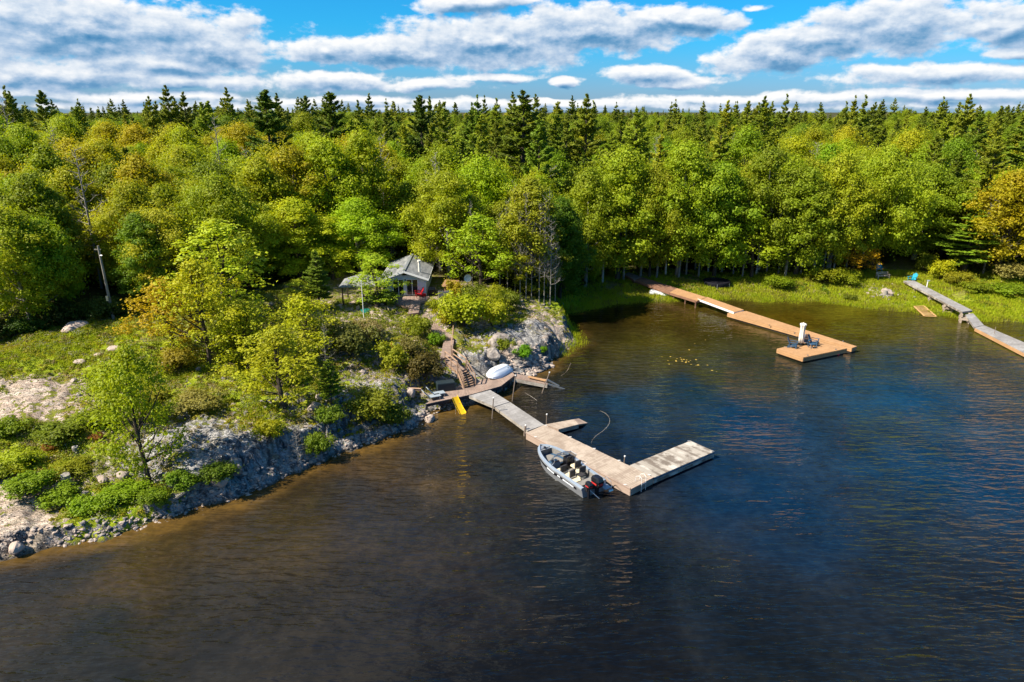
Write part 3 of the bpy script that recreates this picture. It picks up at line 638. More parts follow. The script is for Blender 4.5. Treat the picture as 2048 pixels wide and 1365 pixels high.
mb = MB()
for t in (.35, .7): q = a0+d*t; mb.tube([q+pr*.2-Vector((0,0,.05)), (q+pr*.2).xy.to_3d()+Vector((0,0,-.6))], .03); mb.tube([q-pr*.2-Vector((0,0,.05)), (q-pr*.2).xy.to_3d()+Vector((0,0,-.6))], .03)
mb.build('support', 'steel', o)
# rusty I beam
A = D(-10,800,1.5); B = D(115,808,1.5); o = thing('steel_beam', 'rusty red beam lying on the rocks left of the shore deck', 'beam', (A+B)/2); h = (B-A)/2; mb = MB(); mb.beam(-h, h, .2, .03); mb.beam(-h-Vector((0,0,.12)), h-Vector((0,0,.12)), .04, .2); mb.build('beam', 'rail_wood', o)

# ============================================================ stairs and boardwalk
def gpt(px, py, z): return P(px, py, z)
st = thing('staircase', 'open wooden stairs with brown handrails up the rock from the shore deck', 'stairs', D(600,770,1.0))
lo = st.location
sa0, sa1 = D(552,800,1.02), D(672,768,1.02); sb0, sb1 = D(488,640,2.15), D(575,604,2.15)
for i in range(7):
    t = (i+.6)/7.4; l = lerp(sa0, sb0, t)-lo; rr = lerp(sa1, sb1, t)-lo; mb = MB(); mb.val = random.random(); mb.beam(l, rr, .27, .045); mb.build('tread', 'rail_wood', st)
for s0, s1 in ((sa0, sb0), (sa1, sb1)): mb = MB(); mb.beam(s0-lo-Vector((0,0,.08)), s1-lo-Vector((0,0,.03)), .05, .24); mb.build('stringer', 'rail_wood', st)
ld = thing('stair_landing', 'small wooden landing above the open stairs', 'deck', D(470,560,2.2)); lo2 = ld.location
la0, la1, lb0, lb1 = D(488,636,2.2), D(578,602,2.2), D(362,528,2.32), D(440,505,2.32)
dockpart(ld, la0, la1, lb0, lb1, 'wood_walk', 'rail_wood', .25)
def post_rail(root, pts, h=.95, name='handrail', m='rail_wood'):
    lo = Vector(root.location); tp = []
    for q in pts:
        q = Vector(q)-lo; mb = MB(); mb.beam(q-Vector((0,0,.5)), q+Vector((0,0,h)), .09, .09); mb.build('post', m, root); tp.append(q+Vector((0,0,h)))
    mb = MB()
    for a_, b_ in zip(tp, tp[1:]): mb.beam(a_+Vector((0,0,.02)), b_+Vector((0,0,.02)), .11, .05)
    mb.build(name, m, root)
    mb = MB()
    for a_, b_ in zip(tp, tp[1:]): mb.beam(a_-Vector((0,0,.42)), b_-Vector((0,0,.42)), .04, .09)
    mb.build('mid_rail', m, root)
post_rail(st, [sa0, lerp(sa0, sb0, .98)]); post_rail(st, [sa1, lerp(sa1, sb1, .98)])
post_rail(ld, [lb0, lerp(lb0, la0, .5), la0]); post_rail(ld, [lb1, la1])
# boardwalk: steps down, lower flat, upper run to the terrace
bw = thing('boardwalk', 'weathered plank boardwalk from the cabin terrace down to the stairs', 'boardwalk', D(380,380,2.6))
dockpart(bw, D(310,500,2.62), D(420,478,2.62), D(345,322,2.75), D(452,305,2.75), 'wood_walk', 'rail_wood', .2, .15, 'lower_decking', 'lower_frame')
dockpart(bw, D(362,520,2.42), D(440,500,2.42), D(362,497,2.5), D(440,474,2.5), 'wood_walk', 'rail_wood', .15, .15, 'step', 'step_frame')
dockpart(bw, D(300,290,3.0), D(445,285,3.0), D(75,60,3.75), D(150,45,3.75), 'wood_walk', 'rail_wood', .22, .15, 'upper_decking', 'upper_frame')
dockpart(bw, D(318,308,2.88), D(448,296,2.88), D(310,296,2.92), D(446,288,2.92), 'rail_wood', 'rail_wood', .1, .15, 'riser_step', 'riser_frame')
mb = MB(); q = D(425,470,2.6)-bw.location; mb.beam(q, q+Vector((0,0,1.0)), .08, .08); mb.build('post', 'rail_wood', bw); mb = MB(); q2 = D(445,250,3.0)-bw.location; mb.beam(q2-Vector((0,0,.3)), q2+Vector((0,0,.9)), .08, .08); mb.build('post', 'rail_wood', bw)
mb = MB(); mb.beam(q+Vector((0,0,1.0)), q2+Vector((0,0,.85)), .07, .06); mb.build('handrail', 'rail_wood', bw)
# terrace
tr = thing('terrace', 'sunlit plank terrace in front of the white cabin', 'deck', D3(900,620,4.1))
T = lambda x, y: D3(x, y, 4.12)
dockpart(tr, T(905,760), T(1010,745), T(920,655), T(1030,640), 'wood_walk', 'rail_wood', .2, .15, 'path_decking', 'path_frame')
dockpart(tr, T(720,645), T(735,580), T(925,690), T(930,578), 'wood_walk', 'rail_wood', .2, .15, 'decking', 'frame')
dockpart(tr, T(927,655), T(932,578), T(1090,625), T(1120,580), 'wood_walk', 'rail_wood', .2, .15, 'side_decking', 'side_frame')

# ============================================================ cabin
cz = 4.16; pL = P(770, 591, cz); pR = P(853, 591, cz); Wd = (pR-pL).length
yaw = math.atan2((pR-pL).y, (pR-pL).x)+R(2)
ca = thing('cabin', 'small white cabin with a grey gable roof and sliding glass doors', 'cabin', (pL+pR)/2, yaw)
hw = Wd/2; He = 2.05; Hr = 2.85; Ln = 8.2
def sheet(mb, a, b, c, d, th=.06): mb.prism([a, b, c, d], th)
mb = MB(); mb.val = .5
fr = [(-hw,0),( -hw+2.95,0)]
mb.add([(-hw,.0,0),(hw,.0,0),(hw,.0,He),(0,.0,Hr),(-hw,.0,He),(-hw,Ln,0),(hw,Ln,0),(hw,Ln,He),(0,Ln,Hr),(-hw,Ln,He)], [(0,1,2,3,4),(9,8,7,6,5),(1,6,7,2),(0,4,9,5)])
wall = mb.build('wall', 'white_paint', ca)
for x, wdt in ((-.74, 1.18), (.78, 1.25)):
    d = MB(); d.box((x,-.03,.93), (wdt,.05,1.74)); dd = d.build('sliding_door', 'dark_glass', ca)
    f = MB(); 
    for s in (-1, 0, 1): f.box((x+s*wdt/2,-.07,.93), (.07,.05,1.80))
    f.box((x,-.072,1.83), (wdt+.07,.05,.07)); f.box((x,-.072,.05), (wdt+.07,.05,.07)); f.build('frame', 'trim_white', dd)
mb = MB(); mb.box((.03,-.02,1.75), (.12,.1,.2)); mb.build('wall_lamp', 'gloss_black', ca)
rf = MB()
for s in (-1, 1):
    ov = .35; a = Vector((0,-.75,Hr+.10)); b = Vector((0,Ln+.3,Hr+.10)); e = Vector((s*(hw+ov),Ln+.3,He-.02)); dd = Vector((s*(hw+ov),-.75,He-.02)); rf.prism([a,b,e,dd], .09)
roof = rf.build('roof', 'roof_shingle', ca)
fm = MB()
for s in (-1, 1): fm.beam((0,-.78,Hr-.0), (s*(hw+.37),-.78,He-.12), .04, .2); fm.beam((s*(hw+.37),-.78,He-.12), (s*(hw+.37),Ln+.3,He-.12), .04, .16)
fm.build('fascia', 'trim_white', roof)
mb = MB(); mb.beam((0,-.75,Hr+.13), (0,Ln+.3,Hr+.13), .28, .04); mb.build('ridge_cap', 'hull_silver', roof)
mb = MB(); mb.tube([(hw*.66,1.1,2.2),(hw*.66,1.1,3.55)], .13, 10); mb.tube([(hw*.66,1.1,3.6),(hw*.66,1.1,3.75)], .2, 10); mb.build('chimney', 'canvas', roof)
mb = MB(); mb.tube([(0,-.1,Hr-.35),(0,-.1,Hr-.42)], .12, 8); mb.box((0,-.15,Hr-.38), (.5,.03,.3)); mb.build('gable_ornament', 'gloss_black', ca)
# gazebo
g0 = P(687, 606, 4.3); 
gz_ = thing('gazebo', 'open shelter with a pointed grey roof left of the cabin behind the small tree', 'shelter', (g0.x+1.9, g0.y+1.6, min(g0.z, 4.3)), R(4))
mb = MB(); e = [(-2.3,-1.9,1.85),(2.3,-1.9,1.85),(2.3,1.9,1.85),(-2.3,1.9,1.85)]; ap = (0,0,2.85)
mb.add(e+[ap]+[(x,y,z-.08) for x,y,z in e], [(0,1,4),(1,2,4),(2,3,4),(3,0,4),(0,5,6,1),(1,6,7,2),(2,7,8,3),(3,8,5,0),(8,7,6,5)]); mb.build('roof', 'roof_shingle', gz_)
for x in (-2, 0.2, 2):
    for y in (-1.6, 1.6): mb = MB(); mb.beam((x,y,-.6), (x,y,1.8), .13, .13); mb.build('post', 'bark', gz_)
mb = MB(); mb.box((0,0,.72), (1.6,.8,.05)); 
for x in (-.7,.7):
    for y in (-.3,.3): mb.box((x,y,.35), (.06,.06,.7))
o = mb.build('picnic_table', 'wood_brown'); o.location = gz_.location; tag(o, 'brown table standing in the shade under the pointed gazebo roof', 'table')

def adirondack(m, lab, q, rz, sc_=1, grp=None):
    o = thing('adirondack_chair', lab, 'chair', q, rz, grp); o.scale = (sc_,)*3
    mb = MB()
    for i in range(6): x = -.22+i*.1; mb.box((x,0,.36-.022*(5-i)), (.085,.56,.022), ax=Matrix.Rotation(R(-10), 3, 'Y'))
    mb.build('seat', m, o)
    mb = MB(); M = Matrix.Rotation(R(-24), 3, 'Y')
    for i in range(5):
        y = (i-2)*.115; hgt = .86-.05*abs(i-2)**1.6; c = Vector((-.26,y*1.05,.25))+M@Vector((0,0,hgt/2)); mb.box(c, (.022,.10,hgt), ax=M)
    c = Vector((-.26,0,.25)); mb.box(c+M@Vector((-.03,0,.5)), (.03,.56,.06), ax=M); mb.build('backrest', m, o)
    for s in (-1, 1): mb = MB(); mb.box((.02,s*.34,.60), (.76,.13,.025)); mb.build('arm', m, o)
    for s in (-1, 1): mb = MB(); mb.box((.30,s*.30,.29), (.09,.035,.60)); mb.build('leg', m, o)
    for s in (-1, 1): mb = MB(); mb.beam((.34,s*.285,.34), (-.52,s*.285,.05), .03,.12); mb.beam((-.30,s*.30,.03), (-.30,s*.30,.6), .07,.03); mb.build('leg', m, o)
    return o
adirondack('red_paint', 'bright red slatted garden chair on the terrace by the cabin door', D3(1012,580,4.14), R(200))
q = D3(940,580,4.14); 
o = thing('grill', 'dark covered grill under the eave of the cabin side wall', 'grill', D3(1150,560,4.1)); mb = MB(); mb.box((0,0,.75), (.9,.5,.35), taper=.8); mb.build('hood', 'gloss_black', o); mb = MB(); mb.box((0,0,.3), (.8,.45,.55)); mb.build('cart', 'gloss_black', o)
# barrel planters at the wall
for x, lab in ((1070, 'reddish flower pot on the terrace right of the red chair'), (960, None)):
    if lab: 
        o = thing('flower_pot', lab, 'pot', D3(x,578,4.14)); mb = MB(); mb.tube([(0,0,0),(0,0,.28)], [.16,.22], 10); mb.build('pot', 'red_paint', o)
# picnic fence & small shed to the right
s0 = D3(1340,470,5.0); o = thing('fire_shelter', 'small dark brown roofed box behind the shrubs right of the cabin', 'shelter', (s0.x, s0.y, gz(s0.x, s0.y)), R(-10)); mb = MB(); mb.box((0,0,.5), (1.3,1.0,1.0)); mb.build('wall', 'wood_brown', o)
mb = MB(); mb.prism([(-.85,-.75,1.05),(.85,-.75,1.05),(.85,.7,1.45),(-.85,.7,1.45)], .07); mb.build('roof', 'wood_brown', o)
f0 = D3(1215,610,4.2); f1 = D3(1345,600,4.2); o = thing('picket_fence', 'weathered lattice fence at the right end of the terrace', 'fence', (f0+f1)/2); mb = MB()
n = 16
for i in range(n): t = i/(n-1); q = lerp(f0, f1, t)-o.location; mb.val = random.random(); mb.box(q+Vector((0,0,.35)), (.09,.02,1.1+random.uniform(-.1,.1)))
mb.build('pickets', 'wood_grey', o); mb = MB(); mb.beam(f0-o.location+Vector((0,.03,.8)), f1-o.location+Vector((0,.03,.8)), .04,.09); mb.build('rail', 'wood_grey', o)
# satellite dish
q = G(935, 592); o = thing('satellite_dish', 'pale satellite dish on a pole among the shrubs right of the cabin', 'dish', q, R(20)); hgt = CH+ray(935,556)[2]/ray(935,556)[1]*q.y-q.z
mb = MB(); mb.tube([(0,0,0),(0,0,hgt)], .04); mb.build('pole', 'steel', o); mb = MB(); secs = []
for i in range(5): rr = .42*i/4+.01; secs.append([(math.cos(a)*rr, -.12+rr*rr*-.5, hgt+math.sin(a)*rr) for a in np.linspace(0, 2*math.pi, 17)[:-1]])
mb.loft(secs, closed=True); mb.build('reflector', 'dish_grey', o); mb = MB(); mb.tube([(0,-.15,hgt-.4),(0,-.6,hgt-.1)], .015); mb.build('feed_arm', 'steel', o)
# flag pole
q = G(728, 640); zt = CH+ray(727,563)[2]/ray(727,563)[1]*q.y; o = thing('flagpole', 'thin white pole standing in the clearing left of the cabin', 'pole', q); mb = MB(); mb.tube([(0,0,0),(0,0,zt-q.z)], [.045,.03]); mb.build('pole', 'trim_white', o); mb = MB(); mb.tube([(0,0,zt-q.z),(0,0,zt-q.z+.1)], [.06,.03]); mb.build('cap', 'trim_white', o)
q = G(736, 626); o = thing('tub', 'turquoise tub on the ground beside the thin white pole', 'tub', q); mb = MB(); secs = [[(math.cos(a)*rr, math.sin(a)*rr*.6, z) for a in np.linspace(0, 2*math.pi, 19)[:-1]] for rr, z in ((.62,0),(.75,.28),(.70,.28),(.58,.05))]; mb.loft(secs, closed=True, cap=True); mb.build('tub', 'turquoise', o)
q = G(800, 694); o = thing('board', 'white board lying flat among the low plants below the boardwalk', 'board', q+Vector((0,0,.25)), R(-4)); mb = MB(); mb.box((0,0,0), (1.15,.8,.05)); mb.build('panel', 'trim_white', o)
q = G(785, 699); o = thing('fuel_can', 'dark red can standing beside the white board', 'can', q); mb = MB(); mb.tube([(0,0,0),(0,0,.42),(0,0,.5),(0,0,.6)], [.17,.17,.08,.08], 9); mb.build('can', 'red_paint', o)
# utility pole
q = G(228, 640); t_ = P(196, 492, 0); top = None
for yy in np.arange(q.y-2, q.y+8, .05): pass
a = ray(196,492); zt = CH+a[2]/a[1]*q.y; xt = a[0]/a[1]*q.y
# keep the pole near vertical: a slight real lean
o = thing('utility_pole', 'tall silvery utility pole standing at the back of the grassy mound', 'pole', q); mb = MB(); lean = xt-q.x
mb.tube([(0,0,-.5),(lean*.5,0,(zt-q.z)*.5),(lean,0,zt-q.z)], [.15,.12,.09], 8); mb.build('pole', 'bark_grey', o)
mb = MB(); mb.box((lean-.1,0,zt-q.z-.35), (.6,.08,.09)); mb.build('crossarm', 'bark_grey', o); mb = MB(); mb.tube([(lean+.10,-.1,zt-q.z-.9),(lean+.3,-.1,zt-q.z-.9)], .07, 6); mb.build('insulator', 'steel', o)
mb = MB(); k = .3; mb.box((lean*k-.05,-.2,(zt-q.z)*k), (.2,.16,.5)); mb.build('meter_box', 'steel', o)

# ============================================================ tan dock
Z = .65
r = thing('tan_dock', 'long tan composite dock with a square platform at its end', 'dock', (D5(1500,600,0)))
dockpart(r, D5(1005,432,Z), D5(1135,418,Z), D4(1570,822,Z), D4(1655,795,Z), 'wood_tan', 'wood_tan', .4, .14)
dockpart(r, D4(285,835,Z+.01), D4(900,700,Z+.01), D4(735,985,Z+.01), D4(1490,828,Z+.01), 'wood_tan', 'wood_tan', .42, .14, 'platform_decking', 'platform_frame')
mb = MB(); c = [x-r.location-Vector((0,0,.44)) for x in (D4(330,835,Z), D4(900,720,Z), D4(1440,828,Z), D4(735,960,Z))]; mb.prism(c, .35); c = [x-r.location-Vector((0,0,.42)) for x in (D5(1030,436,Z), D5(1130,424,Z), D4(1640,800,Z), D4(1560,815,Z))]; mb.prism(c, .33); mb.build('flotation', 'float_black', r)
for x, y in ((1415,715),(420,810),(160,440),(590,575),(1290,855),(810,955)): mb = MB(); q = D4(x, y, Z)-r.location; mb.box(q+Vector((0,0,.05)), (.16,.08,.1)); mb.build('cleat', 'steel', r)
r = thing('dock_ramp', 'tan gangway with white side beams joining the shore walk to the tan dock', 'ramp', D5(960,380,0))
dockpart(r, D5(803,336,.95), D5(868,322,.95), D5(1052,426,.78), D5(1118,410,.78), 'wood_tan', 'trim_white', .22, .14)
mb = MB(); mb.beam(D5(803,340,.93)-r.location, D5(1050,432,.75)-r.location, .06, .22); mb.build('side_beam', 'trim_white', r)
r = thing('shore_walk', 'raised tan and brown shore walk leading from the woods to the tan dock', 'boardwalk', D5(600,280,0))
dockpart(r, D5(612,290,1.0), D5(662,262,1.0), D5(800,347,1.0), D5(862,324,1.0), 'wood_tan', 'wood_brown', .3, .14)
dockpart(r, D5(370,205,1.35), D5(425,186,1.35), D5(612,290,1.02), D5(660,262,1.02), 'wood_brown', 'wood_brown', .3, .14, 'upper_decking', 'upper_frame')
dockpart(r, D5(300,165,1.55), D5(335,152,1.55), D5(368,205,1.45), D5(420,186,1.45), 'wood_walk', 'wood_brown', .25, .14, 'landing_decking', 'landing_frame')
for x, y in ((395,215),(470,240),(560,272),(640,300),(720,325),(790,352)): mb = MB(); q = D5(x, y, .9)-r.location; mb.beam((q.x,q.y,-1), (q.x,q.y,.9), .12,.12); mb.build('support_post', 'wood_brown', r)
q = D5(555,290,.55); o = thing('swim_raft', 'pale swim raft on the grass under the brown shore walk', 'raft', (q.x, q.y, gz(q.x, q.y)), R(-24)); mb = MB(); 
for i in range(9): mb.val = random.random(); mb.box((-1.35+i*.34, 0, .42), (.31,1.0,.05))
mb.build('decking', 'hull_white', o); mb = MB(); mb.box((0,-.48,.2),(3.0,.07,.35)); mb.box((0,.48,.2),(3.0,.07,.35)); mb.box((1.5,0,.2),(.07,1.0,.34)); mb.build('frame', 'white_paint', o)
# platform furniture
grp = 'slate blue chairs on the tan dock platform'
adirondack('slate_blue', 'slate blue slatted chair left of the closed umbrella', D4(560,815,Z+.02), R(-30), 1.05, grp)
adirondack('slate_blue', 'slate blue slatted chair right of the closed umbrella, the one facing the water', D4(915,775,Z+.02), R(-35), 1.1, grp)
adirondack('slate_blue', 'slate blue chair between the other two and beside the small table', D4(765,770,Z+.02), R(-120), 1.0, grp)
o = thing('side_table', 'small slate blue table in front of the chairs on the tan platform', 'table', D4(880,822,Z+.02), R(10)); mb = MB()
for i in range(5): mb.box(((i-2)*.105,0,.44), (.095,.52,.025))
mb.build('table_top', 'slate_blue', o)
for x in (-.2,.2):
    for y in (-.2,.2): mb = MB(); mb.box((x,y,.215), (.05,.05,.43)); mb.build('leg', 'slate_blue', o)
q = D4(690,770,Z+.02); a = ray(1604.5, 647); hgt = CH+a[2]/a[1]*q.y-q.z
o = thing('closed_umbrella', 'closed cream patio umbrella standing between the blue chairs', 'umbrella', q); mb = MB(); secs = []
for z, rr in ((.25,.10),(.28,.26),(.9,.25),(hgt*.6,.22),(hgt*.86,.24),(hgt*.93,.30),(hgt*.97,.30),(hgt,.16)): secs.append([(math.cos(t)*rr*(1+.18*math.cos(t*8)), math.sin(t)*rr*(1+.18*math.cos(t*8)), z) for t in np.linspace(0, 2*math.pi, 33)[:-1]])
mb.loft(secs, closed=True, cap=True); mb.build('canopy', 'canvas', o, True); mb = MB(); mb.tube([(0,0,0),(0,0,hgt+.1)], .04); mb.build('pole', 'canvas', o); mb = MB(); mb.tube([(0,0,0),(0,0,.1)], .32, 12); mb.build('base', 'gloss_black', o)
a, b = D4(1300,880,.42), D4(1350,945,.05); o = thing('boat_fender', 'pink fender hanging over the side of the tan platform', 'fender', a); mb = MB(); d = b-a; mb.tube([d*0, d*.1, d*.85, d], [.06,.14,.14,.05], 8); mb.build('fender', 'pink_plastic', o)
# trampoline
q = G(1438, 577); o = thing('trampoline', 'round black trampoline low on the grass beside the shore walk', 'trampoline', q+Vector((0,1.4,0))); mb = MB()
RT = 1.75; mb.tube([(math.cos(t)*RT, math.sin(t)*RT, .62) for t in np.linspace(0, 2*math.pi, 33)], .05, 6); mb.build('frame', 'steel', o)
mb = MB(); secs = [[(math.cos(t)*rr, math.sin(t)*rr, z) for t in np.linspace(0, 2*math.pi, 33)[:-1]] for rr, z in ((RT*1.05,.15),(RT*1.07,.55),(RT*1.05,.72),(RT*.86,.70))]; mb.loft(secs, closed=True); mb.build('skirt', 'black_mesh', o)
mb = MB(); mb.tube([(0,0,.64),(0,0,.66)], RT*.88, 32); mb.build('mat', 'black_mesh', o)
for k in range(6): t = k*math.pi/3+.3; mb = MB(); mb.tube([(math.cos(t)*RT*1.08, math.sin(t)*RT*1.08, .6), (math.cos(t)*RT*1.15, math.sin(t)*RT*1.15, -.1)], .03); mb.build('leg', 'steel', o)

# ============================================================ right grey dock
r = thing('plank_walkway', 'long grey plank walkway on log cribs over the meadow', 'boardwalk', D6(900,590,0))
dockpart(r, D6(562,430,1.45), D6(672,428,1.45), D6(1180,755,1.3), D6(1285,742,1.3), 'wood_grey', 'wood_bleached', .2, .15)
for x, y in ((690,520),(850,605),(1010,695),(1190,790)):
    q = D6(x, y, .9); c = thing('log_crib', {690:'nearest to the meadow end',850:'second from the meadow end',1010:'third from the meadow end',1190:'standing in the water at the bend'}[x]+', log crib under the grey walkway', 'crib', (q.x+.25, q.y, max(-.4, gz(q.x, q.y)-.1)), R(-25), 'log cribs under the grey walkway')
    top = 1.08-c.location.z; n = 4; mb = MB()
    for i in range(n):
        z = top*(i+.5)/n; mb.val = random.random()
        for s in (-.42, .42):
            if i % 2: mb.box((s,0,z), (.16,1.15,top/n*.92))
            else: mb.box((0,s,z), (1.15,.16,top/n*.92))
    mb.build('timbers', 'wood_pale', c)
r = thing('gangway', 'short grey gangway dropping from the crib walkway to the outer grey float', 'gangway', D6(1310,850,0))
dockpart(r, D6(1210,785,1.2), D6(1292,772,1.2), D6(1305,917,.5), D6(1405,897,.5), 'wood_grey', 'wood_bleached', .15, .15)
r = thing('floating_dock', 'outer grey float with a pale tan edge running off the right side', 'dock', D6(1600,1050,0))
dockpart(r, D6(1310,922,.5), D6(1412,900,.5), P(2120,743,.5), P(2120,716,.5), 'wood_grey', 'wood_tan', .35, .15)
for x, y, x2, y2, lab in ((1505,1030,1530,915,'thin leaning stake beside the outer grey float'),):
    q = D6(x, y, 0); a = ray(1700+x2/5.25, 480+y2/5.25); o = thing('mooring_pole', lab, 'pole', q); mb = MB(); mb.tube([(0,0,-.5),(a[0]/a[1]*q.y-q.x,0,CH+a[2]/a[1]*q.y)], .035); mb.build('pole', 'pipe', o)
o = thing('wood_ramp', 'new yellowish wooden frame with slats lying at the water edge', 'frame', D6(780,750,.25)); lo = o.location
c4 = [D6(672,700,.5)-lo, D6(775,695,.5)-lo, D6(905,805,.1)-lo, D6(780,800,.1)-lo]
mb = MB(); mb.beam(c4[0], c4[3], .12,.1); mb.build('side_beam', 'wood_new', o); mb = MB(); mb.beam(c4[1], c4[2], .12,.1); mb.build('side_beam', 'wood_new', o)
mb = MB(); 
for i in range(9): t = i/8; mb.val = random.random(); mb.beam(lerp(c4[0], c4[3], t), lerp(c4[1], c4[2], t), .22,.04)
mb.build('slats', 'wood_new', o)
q = D6(340,410,1.1); q.z = gz(q.x, q.y); o = thing('garden_bench', 'weathered pale bench on the stony patch above the shore', 'bench', q, R(4)); mb = MB(); mb.box((0,.05,.45), (1.7,.5,.06)); mb.build('seat', 'wood_bleached', o)
mb = MB(); mb.box((0,.32,.92), (1.75,.05,.10)); mb.box((0,.32,.72), (1.7,.05,.10)); 
for i in range(7): mb.box((-.7+i*.233,.33,.7), (.05,.03,.45))
mb.build('backrest', 'wood_bleached', o)
for s in (-1, 1): mb = MB(); mb.box((s*.85,.05,.66), (.12,.6,.05)); mb.build('arm', 'wood_bleached', o); mb = MB(); mb.box((s*.8,-.2,.33), (.1,.1,.66)); mb.box((s*.8,.3,.45), (.1,.08,.9)); mb.build('leg', 'wood_bleached', o)
q = D6(650,420,1.2); q.z = gz(q.x, q.y); adirondack('teal', 'bright teal slatted chair beside the start of the plank walkway', q, R(205), 1.15, 'teal chairs on the meadow')
q = D6(372,375,1.2); q.y += 2.6; q.x += .35; q.z = gz(q.x, q.y); adirondack('teal', 'teal slatted chair half hidden behind the pale bench', q, R(250), 1.15, 'teal chairs on the meadow')
q = D6(805,495,1.0); q.z = gz(q.x, q.y); o = thing('light_post', 'white post with a flat grey cap beside the plank walkway', 'post', q); mb = MB(); mb.tube([(0,0,0),(0,0,1.15)], .07, 8); mb.build('post', 'trim_white', o); mb = MB(); mb.tube([(.08,0,1.15),(.08,0,1.25)], .2, 10); mb.build('cap', 'grey_plastic', o)

# ============================================================ motorboat
A = P(1081.5, 894, .85); B = P(1187, 968, .75); ctr = (A+B)/2; LB = (A-B).length+.1
bt = thing('motorboat', 'grey and silver open motorboat with cream seats moored along the pale float', 'boat', (ctr.x, ctr.y, 0), math.atan2((A-B).y, (A-B).x))
half = LB/2; NB = 22
def beam_(t): return 1.16*(1-.10*(1-t)) if t < .45 else 1.16*max(.0, 1-((t-.45)/.55)**2.5)**.62
hullL = []; gunL = []; linL = []
for i in range(NB):
    t = i/(NB-1); x = -half+LB*t; b = max(beam_(t), .03); sh = .72+.30*t*t; kz = -.28+.75*max(0, (t-.72)/.28)**1.7; ch = -.08+.55*max(0, (t-.5)/.5)**1.8
    c = b*.84 if t < .85 else b*.7
    half_s = [(b, sh), (b*1.02, sh-.10), (b*.97, sh-.16), ((b+c)/2, (sh+ch)/2), (c, ch), (c*.93, ch-.02)]
    hullL.append([(x, y, z) for y, z in half_s]+[(x, 0, kz)]+[(x, -y, z) for y, z in half_s[::-1]])
    gi_ = b-.20 if b > .26 else b*.2
    gunL.append(([(x, b*1.01, sh-.01), (x, b, sh+.04), (x, gi_, sh+.05), (x, gi_, sh-.05)], [(x, -gi_, sh-.05), (x, -gi_, sh+.05), (x, -b, sh+.04), (x, -b*1.01, sh-.01)]))
    linL.append([(x, gi_+.01, sh+.03), (x, gi_*.98, .22), (x, -gi_*.98, .22), (x, -gi_-.01, sh+.03)])
mb = MB(); mb.loft(hullL, cap=True); hull = mb.build('hull', 'hull_silver', bt)
mb = MB(); sd_ = []
for s in (1, -1):
    secs = []
    for i in range(2, NB-1):
        p0 = Vector(hullL[i][2]); p1 = Vector(hullL[i][3]); p0.y *= s; p1.y *= s; up = lerp(p0, p1, .12); dn = lerp(p0, p1, .95); e = Vector((0, .008*s, 0)); secs.append([up+e, dn+e])
    mb.loft(secs)
mb.build('side_panel', 'gloss_black', hull)
mb = MB()
for s in (1, -1):
    for i0, i1, f in ((3, 7, .55), (8, 9, .5), (10, 13, .45)):
        secs = []
        for i in range(i0, i1+1):
            p0 = Vector(hullL[i][2]); p1 = Vector(hullL[i][3]); p0.y *= s; p1.y *= s; m_ = lerp(p0, p1, f); e = Vector((0, .02*s, 0)); secs.append([m_+e+Vector((0,0,.05)), m_+e-Vector((0,0,.05))])
        mb.loft(secs)
mb.build('decal', 'hull_white', hull)
mb = MB(); mb.loft([g_[0] for g_ in gunL]); mb.loft([g_[1] for g_ in gunL]); mb.build('gunwale', 'gunwale_grey', bt)
mb = MB(); mb.loft(linL[1:-2], cap=True); mb.build('interior', 'carpet', bt)
# bow deck cushions and floor pads
def ysec(t, inset_): b = max(beam_(t), .03)-.2; return max(b-inset_, .02)
mb = MB(); secs = []
for i in range(9): t = .62+i*.035; x = -half+LB*t; secs.append([(x, ysec(t,.0), .50), (x, -ysec(t,.0), .50)])
mb.loft(secs); mb.build('bow_deck', 'slate_blue', bt)
mb = MB(); secs = []
for i in range(9): t = .64+i*.028; x = -half+LB*t; secs.append([(x, ysec(t,.28), .515), (x, -ysec(t,.28), .515)])
mb.loft(secs); mb.build('bow_carpet', 'carpet', bt)
mb = MB(); mb.loft([[(-half+LB*t, ysec(t,-.01), .78+.2*t*t), (-half+LB*t, -ysec(t,-.01), .78+.2*t*t)] for t in (.885,.92,.95,.975)]); mb.build('bow_cap', 'hull_silver', bt)
mb = MB(); mb.tube([(half-.55,0,.99),(half-.55,0,1.06)], .1, 10); mb.build('anchor_hatch', 'gloss_black', bt)
mb = MB(); mb.tube([(half-2.15,.1,.53),(half-2.15,.1,.56)], .11, 12); mb.build('seat_base', 'steel', bt)
# stern deck
mb = MB(); mb.box((-half+.62,0,.50), (1.2,1.78,.05)); mb.build('stern_deck', 'carpet', bt)
# consoles and windshield
for s in (1, -1):
    mb = MB(); mb.box((.48,s*.62,.62), (.55,.68,.80), taper=.85); co = mb.build('console', 'slate_blue' if s > 0 else 'gloss_black', bt)
    mb = MB(); mb.box((.30,s*.62,1.04), (.06,.5,.14)); mb.build('dashboard', 'seat_dark', co)
mb = MB()
pr_ = [(.30,1.0,.86),(.78,.82,.94),(.98,.35,1.0),(.98,-.35,1.0),(.78,-.82,.94),(.30,-1.0,.86)]
tp_ = [(.02,.95,1.28),(.42,.78,1.40),(.58,.33,1.44),(.58,-.33,1.44),(.42,-.78,1.40),(.02,-.95,1.28)]
ws = MB(); ws.loft([pr_, tp_]); wsh = ws.build('windshield', 'windshield_glass', bt)
mb.tube(tp_, .022, 6); mb.tube(pr_, .02, 6)
for a_, b_ in zip(pr_, tp_): mb.tube([a_, b_], .02, 5)
mb.build('frame', 'steel', wsh)
